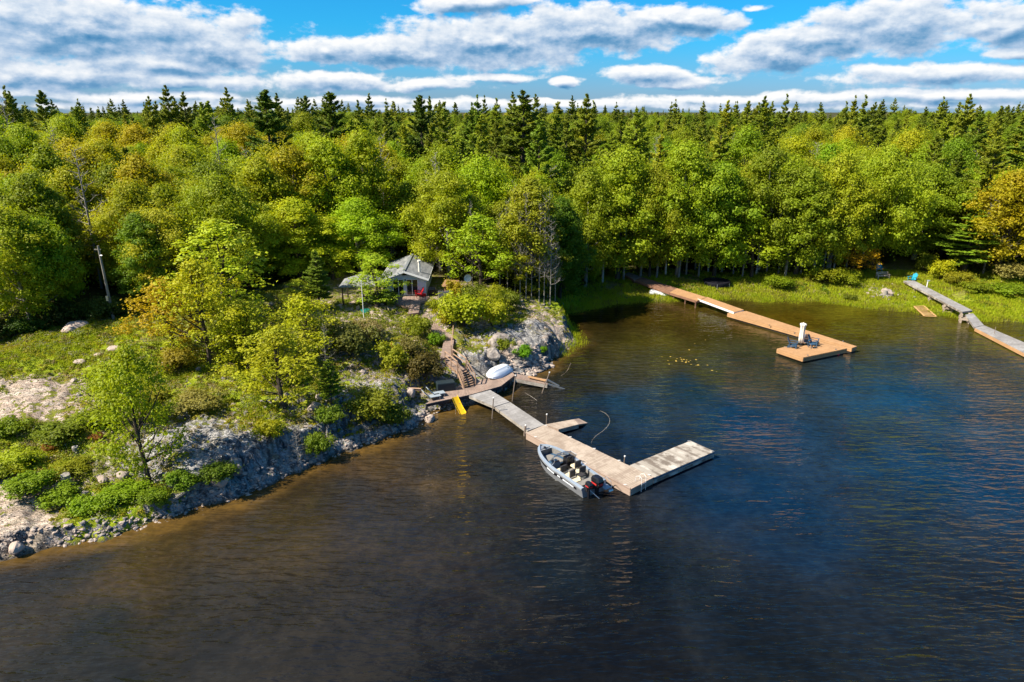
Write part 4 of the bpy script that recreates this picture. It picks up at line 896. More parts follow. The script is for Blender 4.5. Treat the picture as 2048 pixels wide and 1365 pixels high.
mb = MB(); mb.tube([(math.cos(t)*.17*.4+.16, -.62+math.sin(t)*.17, .98+math.cos(t)*.16) for t in np.linspace(0, 2*math.pi, 15)], .018, 5); mb.tube([(.16,-.62,.98),(.3,-.62,.95)], .02, 5); mb.build('steering_wheel', 'gloss_black', bt)
def bseat(x, y, rz, down=False):
    e = bpy.data.objects.new('boat_seat', None)
    M = Matrix.Rotation(rz, 3, 'Z'); mb = MB(); mb.box(Vector((x,y,.66)), (.50,.50,.12), rz, taper=.9); s_ = mb.build('seat', 'seat_cream', bt)
    if not down: mb = MB(); mb.box(Vector((x,y,.92))+M@Vector((-.26,0,0)), (.11,.48,.46), rz); mb.build('backrest', 'seat_dark', s_); mb = MB(); mb.box(Vector((x,y,.92))+M@Vector((-.195,0,0)), (.03,.40,.38), rz); mb.build('back_cushion', 'seat_cream', s_)
    else: mb = MB(); mb.box(Vector((x,y,.76))+M@Vector((-.03,0,0)), (.46,.46,.08), rz); mb.build('folded_backrest', 'seat_dark', s_)
    mb = MB(); mb.tube([(x,y,.22),(x,y,.62)], .05, 8); mb.build('pedestal', 'steel', s_)
bseat(-.30,-.60,0); bseat(-.28,.62,0); bseat(-1.10,.52,R(8)); bseat(-1.08,-.42,R(-6),False); bseat(-1.58,-.05,0,True)
mb = MB(); mb.box((-1.75,.45,.56), (.42,.5,.06)); mb.build('hatch_lid', 'seat_cream', bt)
# outboards
def outboard(x, y, k, nm, stripe):
    mb = MB(); M = Matrix.Identity(3)
    mb.loft([[(x+dx*k*lx, y+dy*k*wy, .78+z*k) for dx, dy in ((-1,-.7),(-.6,-1),(.6,-1),(1,-.6),(1,.6),(.6,1),(-.6,1),(-1,.7))] for z, lx, wy in ((0,.26,.20),(.12,.34,.25),(.40,.36,.27),(.55,.30,.22),(.60,.18,.14))], closed=True, cap=True)
    ob = mb.build(nm, 'gloss_black', bt)
    mb = MB(); 
    for s in (-1, 1): mb.box((x-.02,y+s*.262*k,.78+.24*k), (.44*k,.012,.10*k))
    mb.box((x-.352*k,y,.78+.22*k), (.012,.26*k,.14*k)); mb.build('decal', stripe, ob)
    mb = MB(); mb.box((x+.0,y,.45), (.2*k,.14*k,.8)); mb.box((x-.05,y,-.05), (.5*k,.24*k,.03)); mb.tube([(x-.3*k,y,-.3),(x+.25*k,y,-.3)], [.04,.09], 8); mb.build('drive_leg', 'gloss_black', ob)
    mb = MB(); mb.box((x+.30*k,y,.60), (.22,.26*k,.34)); mb.build('bracket', 'seat_dark', ob)
outboard(-half-.30, 0, 1.15, 'outboard_motor', 'decal_red'); outboard(-half-.22, .62, .72, 'kicker_motor', 'decal_red')
mb = MB(); mb.box((-half-.22,-.82,.40), (.62,.55,.06)); mb.build('swim_platform', 'hull_silver', bt)
mb = MB(); mb.tube([(-half+.25,-.9,.75),(-half-.1,-.95,1.05),(-half-.6,-.92,.95),(-half-.72,-.9,.6)], .022); mb.tube([(-half-.7,-.65,.35),(-half-.7,-1.0,.35)], .09, 8); mb.build('boarding_ladder', 'steel', bt)
mb = MB(); mb.tube([(-half-.25,.55,.6),(-half-.75,.15,.1)], .02); mb.build('tie_bar', 'steel', bt)
# mooring line & fender
a = ctr; 

# ============================================================ vegetation
rg = np.random.RandomState(11)
def unit(v): return v/np.maximum(np.linalg.norm(v, axis=-1, keepdims=True), 1e-6)
def leafquads(c, nrm, size, asp=.75, along=None):
    """diamond shaped leaf clusters; returns verts (4n,3)"""
    n = len(c); r = along if along is not None else rg.normal(size=(n, 3)); t = unit(np.cross(nrm, r)) if along is None else unit(along-nrm*(np.sum(along*nrm, 1, keepdims=True))); b = np.cross(nrm, t)
    s = np.asarray(size)[:, None] if np.ndim(size) else size
    fold = nrm*s*.22
    V = np.stack([c+t*s, c+b*s*asp-fold, c-t*s, c-b*s*asp-fold], 1)
    return V.reshape(-1, 3)
def quads(n): return np.arange(n*4, dtype=np.int32).reshape(-1, 4)
def crown_mesh(name, blobs, nleaf, size, m='leaf', asp=.75, up=.25, flat=.7, jit=.5, loose=.30):
    """blobs: list of (center, radius); leaves sit on each blob's outer shell"""
    B = np.array([b[0] for b in blobs]); Rr = np.array([b[1] for b in blobs]); pw = Rr**2/np.sum(Rr**2)
    k = rg.choice(len(B), nleaf, p=pw); d = unit(rg.normal(size=(nleaf, 3))+np.array([0, 0, .35])); rad = Rr[k]*(.45+.65*rg.rand(nleaf)**.6)*np.where(rg.rand(nleaf) < loose, 1+1.3*rg.rand(nleaf), 1)
    c = B[k]+d*rad[:, None]*np.array([1, 1, flat]); nr = unit(d*1.0+np.array([0, 0, up])+rg.normal(size=(nleaf, 3))*jit)
    sz = size*(.55+.8*rg.rand(nleaf)); V = leafquads(c, nr, sz, asp)
    bv = rg.rand(len(B))[k]; a = np.clip(.45*bv+.55*rg.rand(nleaf), 0, 1)
    return npmesh(name, V, quads(nleaf), {'v': np.repeat(a, 4)}, m)
def limb_mb(h, blobs, r0, lean=(0, 0), nl=16, base=.3):
    mb = MB(); mb.val = .5; top = np.array([lean[0], lean[1], h*.86])
    def tp(t): return np.array([lean[0]*t*t+math.sin(t*5)*.012*h, lean[1]*t*t+math.cos(t*4)*.012*h, h*.86*t])
    pts = [tp(t) for t in np.linspace(0, 1, 8)]; pts[0] = pts[0]+np.array([0, 0, -.4]); mb.tube(pts, [r0*(1.35 if i == 0 else 1-.82*i/7) for i in range(8)], 7)
    for j in range(min(nl, len(blobs))):
        c = np.array(blobs[j*len(blobs)//nl if len(blobs) > nl else j][0]); t = min(.9, max(base*.6, (c[2]/h)*.62)); s = tp(t); mid = s*.45+c*.55+np.array([0, 0, -.03*h]); mb.val = random.random()
        mb.tube([s, mid, c], [r0*.38, r0*.24, r0*.08], 5)
    return mb
def decid(nm, h, wd, nb, nleaf, size, lo=.30, seed=0, up=.25):
    global rg
    rg = np.random.RandomState(seed); random.seed(seed); bl = []
    for i in range(nb):
        z = lo+(1-lo)*((i+.5)/nb)**.85; prof = math.sin(min(1, (z-lo)/(1-lo)*.92+.13)*math.pi)**.55
        a = i*2.399+rg.rand()*.8; rr = wd/2*prof*(.25+.75*rg.rand()**.7)*(0.85+.35*rg.rand())
        bl.append(((math.cos(a)*rr, math.sin(a)*rr, h*(z*.90+rg.uniform(-.05,.07))), wd*(.045+.065*rg.rand())))
    bl.append(((0, 0, h*.86), wd*.16)); bl.append(((0, 0, h*(.5+lo*.3)), wd*.16))
    return crown_mesh(nm+'_crown', bl, nleaf, size, up=up, loose=.4), limb_mb(h, bl, h*.014+.05, (rg.uniform(-.5, .5), rg.uniform(-.5, .5)))
def pine(nm, h, wd, lev, seed, lo=.22, size=.42, m='needle', dens=1.0, ragged=.4):
    global rg
    rg = np.random.RandomState(seed); random.seed(seed); Cc = []; Al = []; mb = MB(); mb.val = .5
    mb.tube([(0, 0, -.4), (0, 0, h*.5), (rg.uniform(-.2,.2), 0, h)], [h*.014+.05, h*.009+.03, .02], 7); av = []
    for i in range(lev):
        t = i/(lev-1); z = h*(lo+(1-lo)*t); prof = (1-t)**.75*(.55+.45*min(1, t*4+.3)); nb = rg.randint(4, 7)
        for j in range(nb):
            if rg.rand() < .12*ragged*2: continue
            L = wd/2*prof*(1-ragged*rg.rand())*1.15+.14; a = j*2*math.pi/nb+rg.rand()*.9+i; d = np.array([math.cos(a), math.sin(a), 0]); rise = .10+.5*t+rg.uniform(-.1,.12)
            z = z+rg.uniform(-.5,.5)*h*(1-lo)/lev*1.5; n = int((12+52*L)*dens); s = .22+.78*rg.rand(n)**.7; side = np.cross(d, [0, 0, 1.]); wdt = .26*L*(1.05-s*.55)+.12
            c = d*(s*L)[:, None]+side*(rg.uniform(-1, 1, n)*wdt)[:, None]; c[:, 2] += z+rise*L*s**1.5-.06*L+rg.normal(size=n)*.10
            Cc.append(c); Al.append(unit(d[None]+side[None]*rg.uniform(-.8, .8, n)[:, None]+np.array([0, 0, .35])+rg.normal(size=(n, 3))*.25)); av.append(np.full(n, rg.rand()))
            mb.tube([(0, 0, z-.05), tuple(d*L*.85+np.array([0, 0, z+rise*L*.8]))], [.05, .015], 4)
    n = int(30*dens); Cc.append(np.c_[rg.normal(size=n)*.12, rg.normal(size=n)*.12, h-rg.rand(n)*1.3]); Al.append(unit(rg.normal(size=(n, 3))*.5+np.array([0, 0, 1]))); av.append(np.full(n, .7))
    c = np.concatenate(Cc); al = np.concatenate(Al); a = np.clip(np.concatenate(av)*.5+rg.rand(len(c))*.5, 0, 1)
    nr = unit(rg.normal(size=c.shape)*.6+np.array([0, 0, .9])); V = leafquads(c, nr, size*(.6+.7*rg.rand(len(c))), .36, al)
    return npmesh(nm+'_crown', V, quads(len(c)), {'v': np.repeat(a, 4)}, m), mb
def baretree(h, seed, spread=.22, nb=16, r0=.12, sub=3, lo=.25):
    random.seed(seed); mb = MB(); mb.tube([(0,0,-.4),(random.uniform(-.2,.2),0,h*.5),(random.uniform(-.3,.3),random.uniform(-.3,.3),h)], [r0, r0*.7, .02], 6); br = MB()
    for i in range(nb):
        t = lo+(1-lo)*i/nb; z = h*t; a = i*2.4+random.random(); L = h*spread*(1.25-t)*random.uniform(.6, 1.2); br.val = random.random()
        e = Vector((math.cos(a)*L, math.sin(a)*L, z+L*random.uniform(.1, .8))); m_ = Vector((math.cos(a)*L*.5, math.sin(a)*L*.5, z+L*.12)); br.tube([(0,0,z), m_, e], [r0*.35, r0*.22, .012], 4)
        for k in range(sub): q = lerp(m_, e, random.random()); br.tube([q, q+Vector((random.uniform(-1,1), random.uniform(-1,1), random.uniform(.1,1)))*L*.4], [.02, .008], 3)
    return mb, br
def mktree(nm, label, cat, crown, trunk_me, loc, rz, s, col, group=None, crown_name='crown'):
    e = thing(nm, label, cat, loc, rz, group); e.scale = s if hasattr(s, '__len__') else (s, s, s)
    link('trunk', trunk_me, e)
    if crown: link(crown_name, crown, e, col)
    return e
def mesh_of(mb, m): o = mb.build('trunk', m); me = o.data; bpy.data.objects.remove(o); return me
# prototypes (mesh data only)
DEC = []
for i, (h, wd, nb, nl, sz, lo) in enumerate([(14, 10.5, 130, 40000, .122, .16), (15, 9, 120, 36000, .122, .14), (13, 11.5, 140, 42000, .122, .18), (16, 10, 130, 39000, .125, .12), (12, 8.5, 100, 31000, .12, .16), (15, 7.5, 95, 30000, .122, .10), (14.5, 9.5, 75, 30000, .125, .2), (13.5, 8, 150, 32000, .12, .08)]):
    c, t = decid('tree', h, wd, nb, nl, sz, lo, 100+i); DEC.append((c, mesh_of(t, 'bark' if i % 3 else 'bark_grey'), h, wd))
def ext(c):
    co = np.empty(len(c.vertices)*3, np.float32); c.vertices.foreach_get('co', co); co = co.reshape(-1, 3); return float(np.percentile(co[:, 2], 99.5)), 2*float(np.percentile(np.hypot(co[:, 0], co[:, 1]), 96))
DEC = [(c, t, *ext(c)) for c, t, a, b in DEC]
NEAR = []
for i, (h, wd, nb, nl, sz, lo) in enumerate([(7, 5.2, 75, 5200, .085, .22), (8, 5.4, 80, 5600, .088, .24), (6, 4.6, 60, 4200, .085, .18), (9, 4.6, 70, 4600, .09, .16)]):
    c, t = decid('small_tree', h, wd, nb, nl, sz, lo, 200+i, up=.5); NEAR.append((c, mesh_of(t, 'bark'), h, wd))
NEAR = [(c, t, *ext(c)) for c, t, a, b in NEAR]
PIN = []
for i, (h, wd, lv, rag) in enumerate([(21, 9.5, 26, .5), (23, 10, 27, .6), (19, 8.5, 24, .45), (22, 8, 25, .7)]):
    c, t = pine('pine', h, wd, lv, 300+i, lo=.22, size=.29, dens=1.0, ragged=rag); PIN.append((c, mesh_of(t, 'bark'), h, wd))
SNAG = []
for i in range(3):
    a, b = baretree(13, 400+i, nb=34, r0=.13, sub=7, spread=.20); SNAG.append((mesh_of(b, 'bark_grey'), mesh_of(a, 'bark_grey'), 13))
def bush_mesh(seed, wd, h, nl, sz, nb=9):
    global rg
    rg = np.random.RandomState(seed); bl = [((rg.uniform(-.33, .33)*wd, rg.uniform(-.33, .33)*wd, h*(.25+.5*rg.rand())), wd*(.09+.09*rg.rand())) for _ in range(nb)]
    return crown_mesh('bush_leaves', bl, nl, sz, up=.5, flat=min(1, h/wd*1.1))
BUSH = [(m_, ext(m_)[1], ext(m_)[0]) for m_, *_x in [(bush_mesh(500, 2.2, 1.7, 3800, .062, 26), 2.2, 1.7), (bush_mesh(501, 2.6, 1.5, 4000, .062, 30), 2.6, 1.5), (bush_mesh(502, 2.0, 1.0, 2800, .06, 22), 2.0, 1.0), (bush_mesh(503, 1.8, 2.2, 3800, .062, 26), 1.8, 2.2)]]
def stem_mesh(seed):
    random.seed(seed); mb = MB()
    for i in range(7): a = i*.9; mb.tube([(0,0,-.2),(math.cos(a)*.25,math.sin(a)*.25,.5),(math.cos(a)*.6,math.sin(a)*.6,1.1)], [.03,.022,.01], 4)
    return mesh_of(mb, 'bark')
STEM = stem_mesh(1)
LIME = (.26,.335,.006); YEL = (.33,.37,.008); GOLD = (.36,.34,.008); ORG = (.38,.31,.010); GRN = (.18,.275,.006); OLV = (.24,.28,.008); DGR = (.09,.12,.008); PNG = (.165,.215,.014); PNY = (.26,.29,.016); RED = (.18,.09,.035); BRI = (.09,.19,.008); SAGE = (.16,.19,.09)
def jitcol(c, k=.12): f = 1+random.uniform(-k, k); return (c[0]*f*(1+random.uniform(-k, k)), c[1]*f, c[2])
def topheight(base, px, pytop): a = ray(px, pytop); return CH+a[2]/a[1]*base.y-base.z
occupied = []
_u = G(228, 638); occupied += [(_u.x, _u.y, 3.0), (_u.x-.3, _u.y+4, 1.5)]
TW = .5*1.0
def place(kind, bx, by, ty, wpx, col, label, cat='tree', nm=None, group=None, bark=None, onland=True):
    q = G(bx, by); h = max(.8, topheight(q, bx, ty)); dep = q.y*math.cos(TH)+(CH-q.z)*math.sin(TH); wm_ = wpx/F*dep
    pool = {'d': DEC, 'n': NEAR, 'p': PIN}[kind]; k = place.i % len(pool); place.i += 1; c, t, ph, pw_ = pool[k]
    s = (wm_/pw_, wm_/pw_, h/ph); occupied.append((q.x, q.y, wm_*.30))
    e = thing(nm or {'d': 'leafy_tree', 'n': 'small_tree', 'p': 'pine_tree'}[kind], label, cat, q, random.uniform(0, 6.28), group); e.scale = s
    tr = link('trunk', t, e); link('crown', c, e, jitcol((col[0]*(1.0 if col in NC else 2.15), col[1]*(1.0 if col in NC else 2.15), col[2]), .13)); return e
place.i = 0; NC = (LIME, YEL, GOLD, ORG, GRN, OLV, DGR, PNG, PNY)
# -------- trees one can single out, near ones first
random.seed(5)
near_trees = [
 ('n',300,968,690,165,(.105,.14,.006),'thin pale-trunked green tree at the water edge, leftmost tree near the shore'),
 ('n',418,728,520,170,YEL,'yellow-green small dark-trunked tree in the left grove, right of the orange one'),
 ('n',345,700,560,160,ORG,'orange-tinged small tree on the right edge of the grassy mound'),
 ('n',455,640,440,190,(.19,.2,.02),'tall airy yellow-green tree at the back of the left grove'),
 ('n',500,735,600,150,YEL,'yellow small tree mid slope, left of the one over the striped ledge'),
 ('n',568,814,655,180,(.21,.20,.012),'yellow small tree standing alone above the striped rock ledge'),
 ('n',612,720,590,140,YEL,'sparse yellow tree on the slope behind the small dark pine'),
 ('n',756,614,508,112,(.16,.19,.02),'small pale green tree with twin trunks in front of the cabin'),
 ('n',990,640,570,70,GOLD,'golden young tree on the rock right of the big round shrub'),
 ('n',960,585,430,150,(.15,.19,.01),'bright lime tree standing right of the cabin'),
 ('n',665,560,490,110,YEL,'low yellow tree behind the pointed gazebo'),
 ('n',600,620,560,80,(.15,.18,.02),'short young tree left of the gazebo'),
 ('n',230,860,730,130,(.11,.14,.006),'green bushy tree on the lower left slope behind the pale-trunked tree'),
]
for a in near_trees: place(*a)
place('p',663,812,722,64,PNG,'small dark pine with a bare lower trunk on the slope above the shore',cat='pine')
place('p',640,620,505,70,PNG,'thin dark spruce left of the gazebo',cat='spruce')
dec_trees = [
 ('d',1120,598,400,110,(.045,.085,.006),'dark green dense tree at the corner of the cove behind the rock point'),
 ('d',1170,575,340,150,OLV,'olive green tree at the left end of the meadow treeline'),
 ('d',1238,560,300,170,(.12,.15,.01),'large rounded green tree over the start of the shore walk'),
 ('d',1300,556,330,140,OLV,'olive tree right of the one over the shore walk'),
 ('d',1355,553,290,150,(.13,.15,.01),'broad green tree behind the left side of the trampoline'),
 ('d',1425,556,330,150,(.11,.14,.01),'green tree standing directly behind the trampoline'),
 ('n',1500,556,430,120,(.14,.18,.01),'lower bright lime tree in front of the treeline right of the trampoline'),
 ('d',1515,548,300,150,OLV,'dull olive tree with thin crown right of the trampoline'),
 ('d',1590,552,340,140,(.10,.14,.01),'green tree beside the white leaning birch trunk'),
 ('d',1655,548,310,150,(.14,.15,.01),'yellow-green tree with clustered pale trunks on the meadow edge'),
 ('n',1705,552,485,90,(.24,.15,.01),'small golden-orange tree at the meadow edge left of the bench'),
 ('d',1745,535,300,170,(.11,.15,.01),'wide green tree behind the pale bench'),
 ('d',1825,520,330,160,(.10,.15,.01),'bright green tree leaning over the dark gap behind the teal chairs'),
 ('d',1995,545,345,160,(.16,.14,.006),'yellow-orange tree near the right edge of the picture'),
 ('d',1060,590,360,140,(.12,.14,.012),'thin-crowned tree among bare trunks behind the rock point'),
 ('d',900,560,345,150,(.16,.17,.01),'yellow-green tree right behind the cabin roof'),
 ('d',820,525,370,120,(.14,.16,.01),'lime tree rising behind the cabin ridge'),
 ('d',720,545,400,170,(.14,.18,.01),'round lime tree behind the gazebo'),
 ('d',600,560,400,180,(.16,.18,.01),'broad yellow-green tree at the edge of the wood left of the gazebo'),
 ('d',510,565,440,120,(.13,.17,.01),'light green tree at the wood edge behind the left grove'),
 ('d',60,650,420,180,(.15,.17,.01),'yellow-green tree at the left edge of the picture behind the mound'),
 ('d',115,630,440,120,(.12,.15,.01),'green tree behind the mound, left of the utility pole'),
 ('d',300,606,430,110,(.07,.10,.01),'dull green tree behind the mound, right of the utility pole'),
 ('d',340,600,420,130,(.18,.18,.02),'pale yellowish tree behind the left grove'),
]
for a in dec_trees: place(*a)
place('p',1925,548,415,150,(.085,.13,.015),'light green soft pine at the meadow edge right of the teal chairs',cat='pine')
place('p',560,470,188,150,(.04,.06,.01),'tall dark pine towering over the yellow wood on the left',cat='pine')
place('p',1045,455,190,170,(.045,.065,.01),'tall broad-topped pine rising above the wood in the middle',cat='pine')
place('p',680,445,190,130,(.045,.065,.01),'tall pointed pine left of the middle with a dark crown',cat='pine')
place('p',2030,450,188,150,(.06,.085,.012),'tall pine at the right edge of the picture',cat='pine')
place('p',850,440,198,110,(.04,.06,.01),'dark pine standing behind the bleached bare tree',cat='pine')
place('p',1505,420,200,80,(.045,.065,.01),'narrow dark pine above the right-hand wood',cat='pine')
# bare trees
def bare(bx, by, ty, wpx, label, k, grp=None, bark=True):
    q = G(bx, by); h = topheight(q, bx, ty); b, t, ph = SNAG[k % 3]; dep = q.y*math.cos(TH)+(CH-q.z)*math.sin(TH); w_ = wpx/F*dep
    e = thing('bare_tree', label, 'dead tree', q, random.uniform(0, 6), grp); e.scale = (w_/5.2, w_/5.2, h/ph); link('trunk', t, e); link('branches', b, e); return e
bare(461, 490, 232, 70, 'tall dead tree with bare grey trunk rising out of the yellow wood on the left', 0)
bare(895, 440, 258, 60, 'bleached bare tree in front of the dark pines in the middle', 1)
bare(55, 420, 190, 60, 'bare twiggy tree on the skyline at the far left', 2)
bare(1052, 600, 385, 50, 'tall bleached bare tree behind the rock point, left one', 0)
bare(1078, 605, 405, 44, 'tall bleached bare tree behind the rock point, between two others', 1)
bare(1100, 612, 440, 50, 'bleached bare tree behind the rock point, rightmost and shortest', 2)
bare(1000, 590, 425, 40, 'thin bare tree right of the lime tree beside the cabin', 2)
bare(858, 545, 385, 40, 'thin bare tree rising just behind the cabin roof', 0)
bare(785, 545, 440, 36, 'thin bare trunk behind the cabin, left of its ridge', 1)
bare(1520, 540, 340, 70, 'bare pale branching tree in the right-hand treeline', 1)
bare(1390, 540, 330, 80, 'bare branching tree with grey limbs behind the trampoline', 2)
bare(1965, 550, 380, 80, 'bare grey-limbed tree beside the yellow-orange tree at the right', 0)
bare(598, 925, 860, 40, 'small bleached dead sapling at the foot of the shore ledge', 1)
bare(655, 745, 650, 44, 'thin dead sapling behind the small dark pine', 2)
for i, (x, y, t, w_) in enumerate([(1040,598,420,40),(1063,602,430,36),(1088,606,395,44),(1070,590,370,50),(1015,592,400,44),(1030,585,365,50),(1110,604,470,36),(1095,596,380,50),(945,575,400,36),(880,548,392,30)]): bare(x, y, t, w_, 'grey leafless tree in the cluster of bare trees between cabin and cove', i, 'cluster of bare trees between cabin and cove')
# pale trunks along the meadow treeline
tk = [(1205,565),(1247,562),(1281,553),(1313,556),(1331,553),(1357,556),(1372,550),(1397,553),(1416,546),(1443,548),(1466,552),(1484,556),(1512,551),(1533,545),(1556,549),(1570,555),(1601,548),(1626,553),(1644,548),(1652,549),(1666,548),(1690,545),(1722,540)]
tm = MB(); tm.tube([(0,0,-.4),(.15,0,4),(0,.1,9)], [.17,.13,.07], 7)
for z, a in ((3.4,.4),(4.6,2.5),(5.8,4.4),(6.6,1.2)): tm.tube([(.1,0,z),(math.cos(a)*1.1,math.sin(a)*1.1,z+1.1)], [.05,.015], 4)
tmes = {k: mesh_of(tm, k) for k in ('bark_grey',)}
tmw = bpy.data.meshes['trunk'] if 0 else None
wm2 = tmes['bark_grey'].copy(); wm2.materials[0] = MATS['bark_white']
for i, (x, y) in enumerate(tk):
    q = G(x, y); e = thing('slender_tree', 'slender pale-trunked tree with a small high crown in the shaded meadow treeline', 'tree', q, random.uniform(0,6), 'slender trees along the meadow edge'); s = random.uniform(.85, 1.2); e.scale = (s*.9, s*.9, s)
    link('trunk', wm2 if i % 4 == 0 else tmes['bark_grey'], e)
    c = link('crown', NEAR[i % 4][0], e, jitcol((.08,.11,.008))); c.location = (0, 0, 5.2); c.scale = (.8, .8, .75)
q = G(1570, 553); a = ray(1579, 488); e = thing('birch_trunk', 'leaning broken white birch trunk in front of the treeline right of the trampoline', 'dead tree', q); mb = MB(); mb.tube([(0,0,-.3),((a[0]/a[1]*q.y-q.x)*.4,0,2.2),(a[0]/a[1]*q.y-q.x,0,CH+a[2]/a[1]*q.y-q.z)], [.20,.17,.10], 8); mb.build('trunk', 'bark_white', e)

# -------- the rest of the wood, tree by tree out to about 150 m
random.seed(21); cand = []
def fill(y0, y1, sp):
    y = y0
    while y < y1:
        hx = y*.80+6; x = -hx
        while x < hx: cand.append((x+random.uniform(-.38, .38)*sp, y+random.uniform(-.38, .38)*sp)); x += sp
        y += sp*.86
fill(62, 112, 5.6); fill(112, 168, 7.0)
nd = npn = 0
zones = [(0, 'left of the utility pole'), (230, 'between utility pole and left grove'), (560, 'behind gazebo, left of cabin'), (870, 'behind cabin and rock point'), (1130, 'behind the trampoline'), (1560, 'behind the pale bench'), (1800, 'at the far right')]
for x, y in cand:
    z = gz(x, y)
    m_, px_, py_ = woodmask(np.array([x]), np.array([y]), np.array([z])); m_ = m_[0]; px_ = px_[0]; py_ = py_[0]
    if 140 < px_ < 245 and py_ > 590: continue
    if m_ < 2 or px_ < -120 or px_ > 2170: continue
    if any((x-a)**2+(y-b)**2 < (r_*1.25+1.4)**2 for a, b, r_ in occupied): continue
    if abs(x-cabc.x) < 6.5 and cabc.y-3 < y < cabc.y+12: continue
    occupied.append((x, y, 1.2))
    zn = [n_ for a, n_ in zones if px_ >= a][-1] if px_ >= 0 else zones[0][1]
    far = (y-95)/60; n_ = fbm(np.array(x*.03+9), np.array(y*.03), 3)
    rowpos = 'front rows of wood' if y < 85 else ('middle rows of wood' if y < 115 else 'back rows of wood')
    ispine = random.random() < min(.85, max(.05, .05+.55*far+n_*.9+(.25 if 650 < px_ < 1250 and y > 105 else 0)-(.18 if px_ > 1250 and y < 145 else 0)))
    if px_ < 900 and y < 118: ispine = ispine and random.random() < .35
    if ispine:
        k = random.randrange(4); c, t, ph, pw_ = PIN[k]; s = random.uniform(.62, 1.0)*(.88 if y < 90 else 1); col = jitcol(PNG if random.random() < .55 else PNY, .15)
        lab = f'dark green pine in {rowpos} {zn}'; nm = 'pine_tree'; cat = 'pine'; sc3 = (s*random.uniform(.85,1.15),)*2+(s,); npn += 1
        cw = 'pine'
    else:
        k = random.randrange(8); c, t, ph, pw_ = DEC[k]
        u_ = random.random()+n_*.6
        if px_ < 700: col, cw = (GOLD, 'golden') if u_ < .22 else ((YEL, 'yellow-green') if u_ < .60 else ((LIME, 'lime green') if u_ < .85 else (OLV, 'olive green')))
        else: col, cw = (GOLD, 'golden') if u_ < .08 else ((YEL, 'yellow-green') if u_ < .26 else ((LIME, 'lime green') if u_ < .66 else ((OLV, 'olive green') if u_ < .88 else (GRN, 'deep green'))))
        s = random.uniform(.82, 1.12)*(1.0+.10*max(0, min(1, far+.3)))*(.92 if y < 80 else 1); col = jitcol(col, .12); lab = f'{cw} leafy tree in {rowpos} {zn}'; nm = 'leafy_tree'; cat = 'tree'; sc3 = (s, s, s*random.uniform(.92, 1.05)); nd += 1
    if random.random() < .05: 
        b_, t_, ph_ = SNAG[k % 3]; e = thing('bare_tree', f'grey bare tree in {rowpos} {zn}', 'dead tree', (x, y, z), random.uniform(0,6), f'bare trees in {rowpos} {zn}'); e.scale = (1.1,1.1,random.uniform(1.0,1.3)); link('trunk', t_, e); link('branches', b_, e); continue
    mktree(nm, lab, cat, c, t, (x, y, z), random.uniform(0, 6.28), sc3, col, f'{cw} trees in {rowpos} {zn}')
print('TREES', nd, npn)

# -------- far-off wood: one mass
pts = []; y = 168
while y < 1500:
    sp = 8.5*(1+(y-168)/150); hx = y*.8+10; x = -hx
    while x < hx: pts.append((x+random.uniform(-.4, .4)*sp, y+random.uniform(-.4, .4)*sp)); x += sp
    y += sp*.8
pts = np.array(pts); PZ = np.array([gz(a, b) for a, b in pts]); kk = rs.rand(len(pts)); isp = kk < .50
def forest(nm, P3, meshes, mname, lo, hi, lab):
    me = bpy.data.meshes.new(nm); me.from_pydata([tuple(q) for q in P3], [], []); ob = bpy.data.objects.new(nm, me); C.objects.link(ob)
    ng = bpy.data.node_groups.new(nm, 'GeometryNodeTree'); ng.interface.new_socket('Geometry', in_out='INPUT', socket_type='NodeSocketGeometry'); ng.interface.new_socket('Geometry', in_out='OUTPUT', socket_type='NodeSocketGeometry')
    n = ng.nodes; l = ng.links; i_ = n.new('NodeGroupInput'); o_ = n.new('NodeGroupOutput'); jn = n.new('GeometryNodeGeometryToInstance')
    for src in meshes:
        oi = n.new('GeometryNodeObjectInfo'); oi.inputs[0].default_value = src; l.new(oi.outputs['Geometry'], jn.inputs[0])
    iop = n.new('GeometryNodeInstanceOnPoints'); l.new(i_.outputs[0], iop.inputs['Points']); l.new(jn.outputs[0], iop.inputs['Instance']); iop.inputs['Pick Instance'].default_value = True
    ri = n.new('FunctionNodeRandomValue'); ri.data_type = 'INT'; ri.inputs[4].default_value = 0; ri.inputs[5].default_value = len(meshes)-1; l.new(ri.outputs[2], iop.inputs['Instance Index'])
    rr = n.new('FunctionNodeRandomValue'); rr.data_type = 'FLOAT_VECTOR'; rr.inputs[0].default_value = (0,0,0); rr.inputs[1].default_value = (0,0,6.28); l.new(rr.outputs[0], iop.inputs['Rotation'])
    rsx = n.new('FunctionNodeRandomValue'); rsx.data_type = 'FLOAT'; rsx.inputs[2].default_value = lo; rsx.inputs[3].default_value = hi; l.new(rsx.outputs[1], iop.inputs['Scale'])
    sm = n.new('GeometryNodeSetMaterial'); sm.inputs['Material'].default_value = MATS[mname]; l.new(iop.outputs[0], sm.inputs['Geometry']); l.new(sm.outputs[0], o_.inputs[0])
    md = ob.modifiers.new('scatter', 'NODES'); md.node_group = ng; tag(ob, lab, 'forest', None, 'stuff'); return ob
leaf_mat('needle_far', True, .1)
crowns = [o for o in bpy.data.objects if o.name.startswith('crown')]
def src_for(pool): return [next(o for o in crowns if o.data == c[0]) for c in pool if any(o.data == c[0] for o in crowns)]
P3 = np.c_[pts, PZ]
FAR = [(P3[~isp], src_for(DEC), 'leaf_far', .95, 1.25, 'far-off leafy wood stretching to the horizon behind the nearer trees'), (P3[isp], src_for(PIN), 'needle_far', .62, 1.10, 'far-off dark pines mixed through the wood up to the skyline')]
MATS['needle_far'].node_tree.nodes
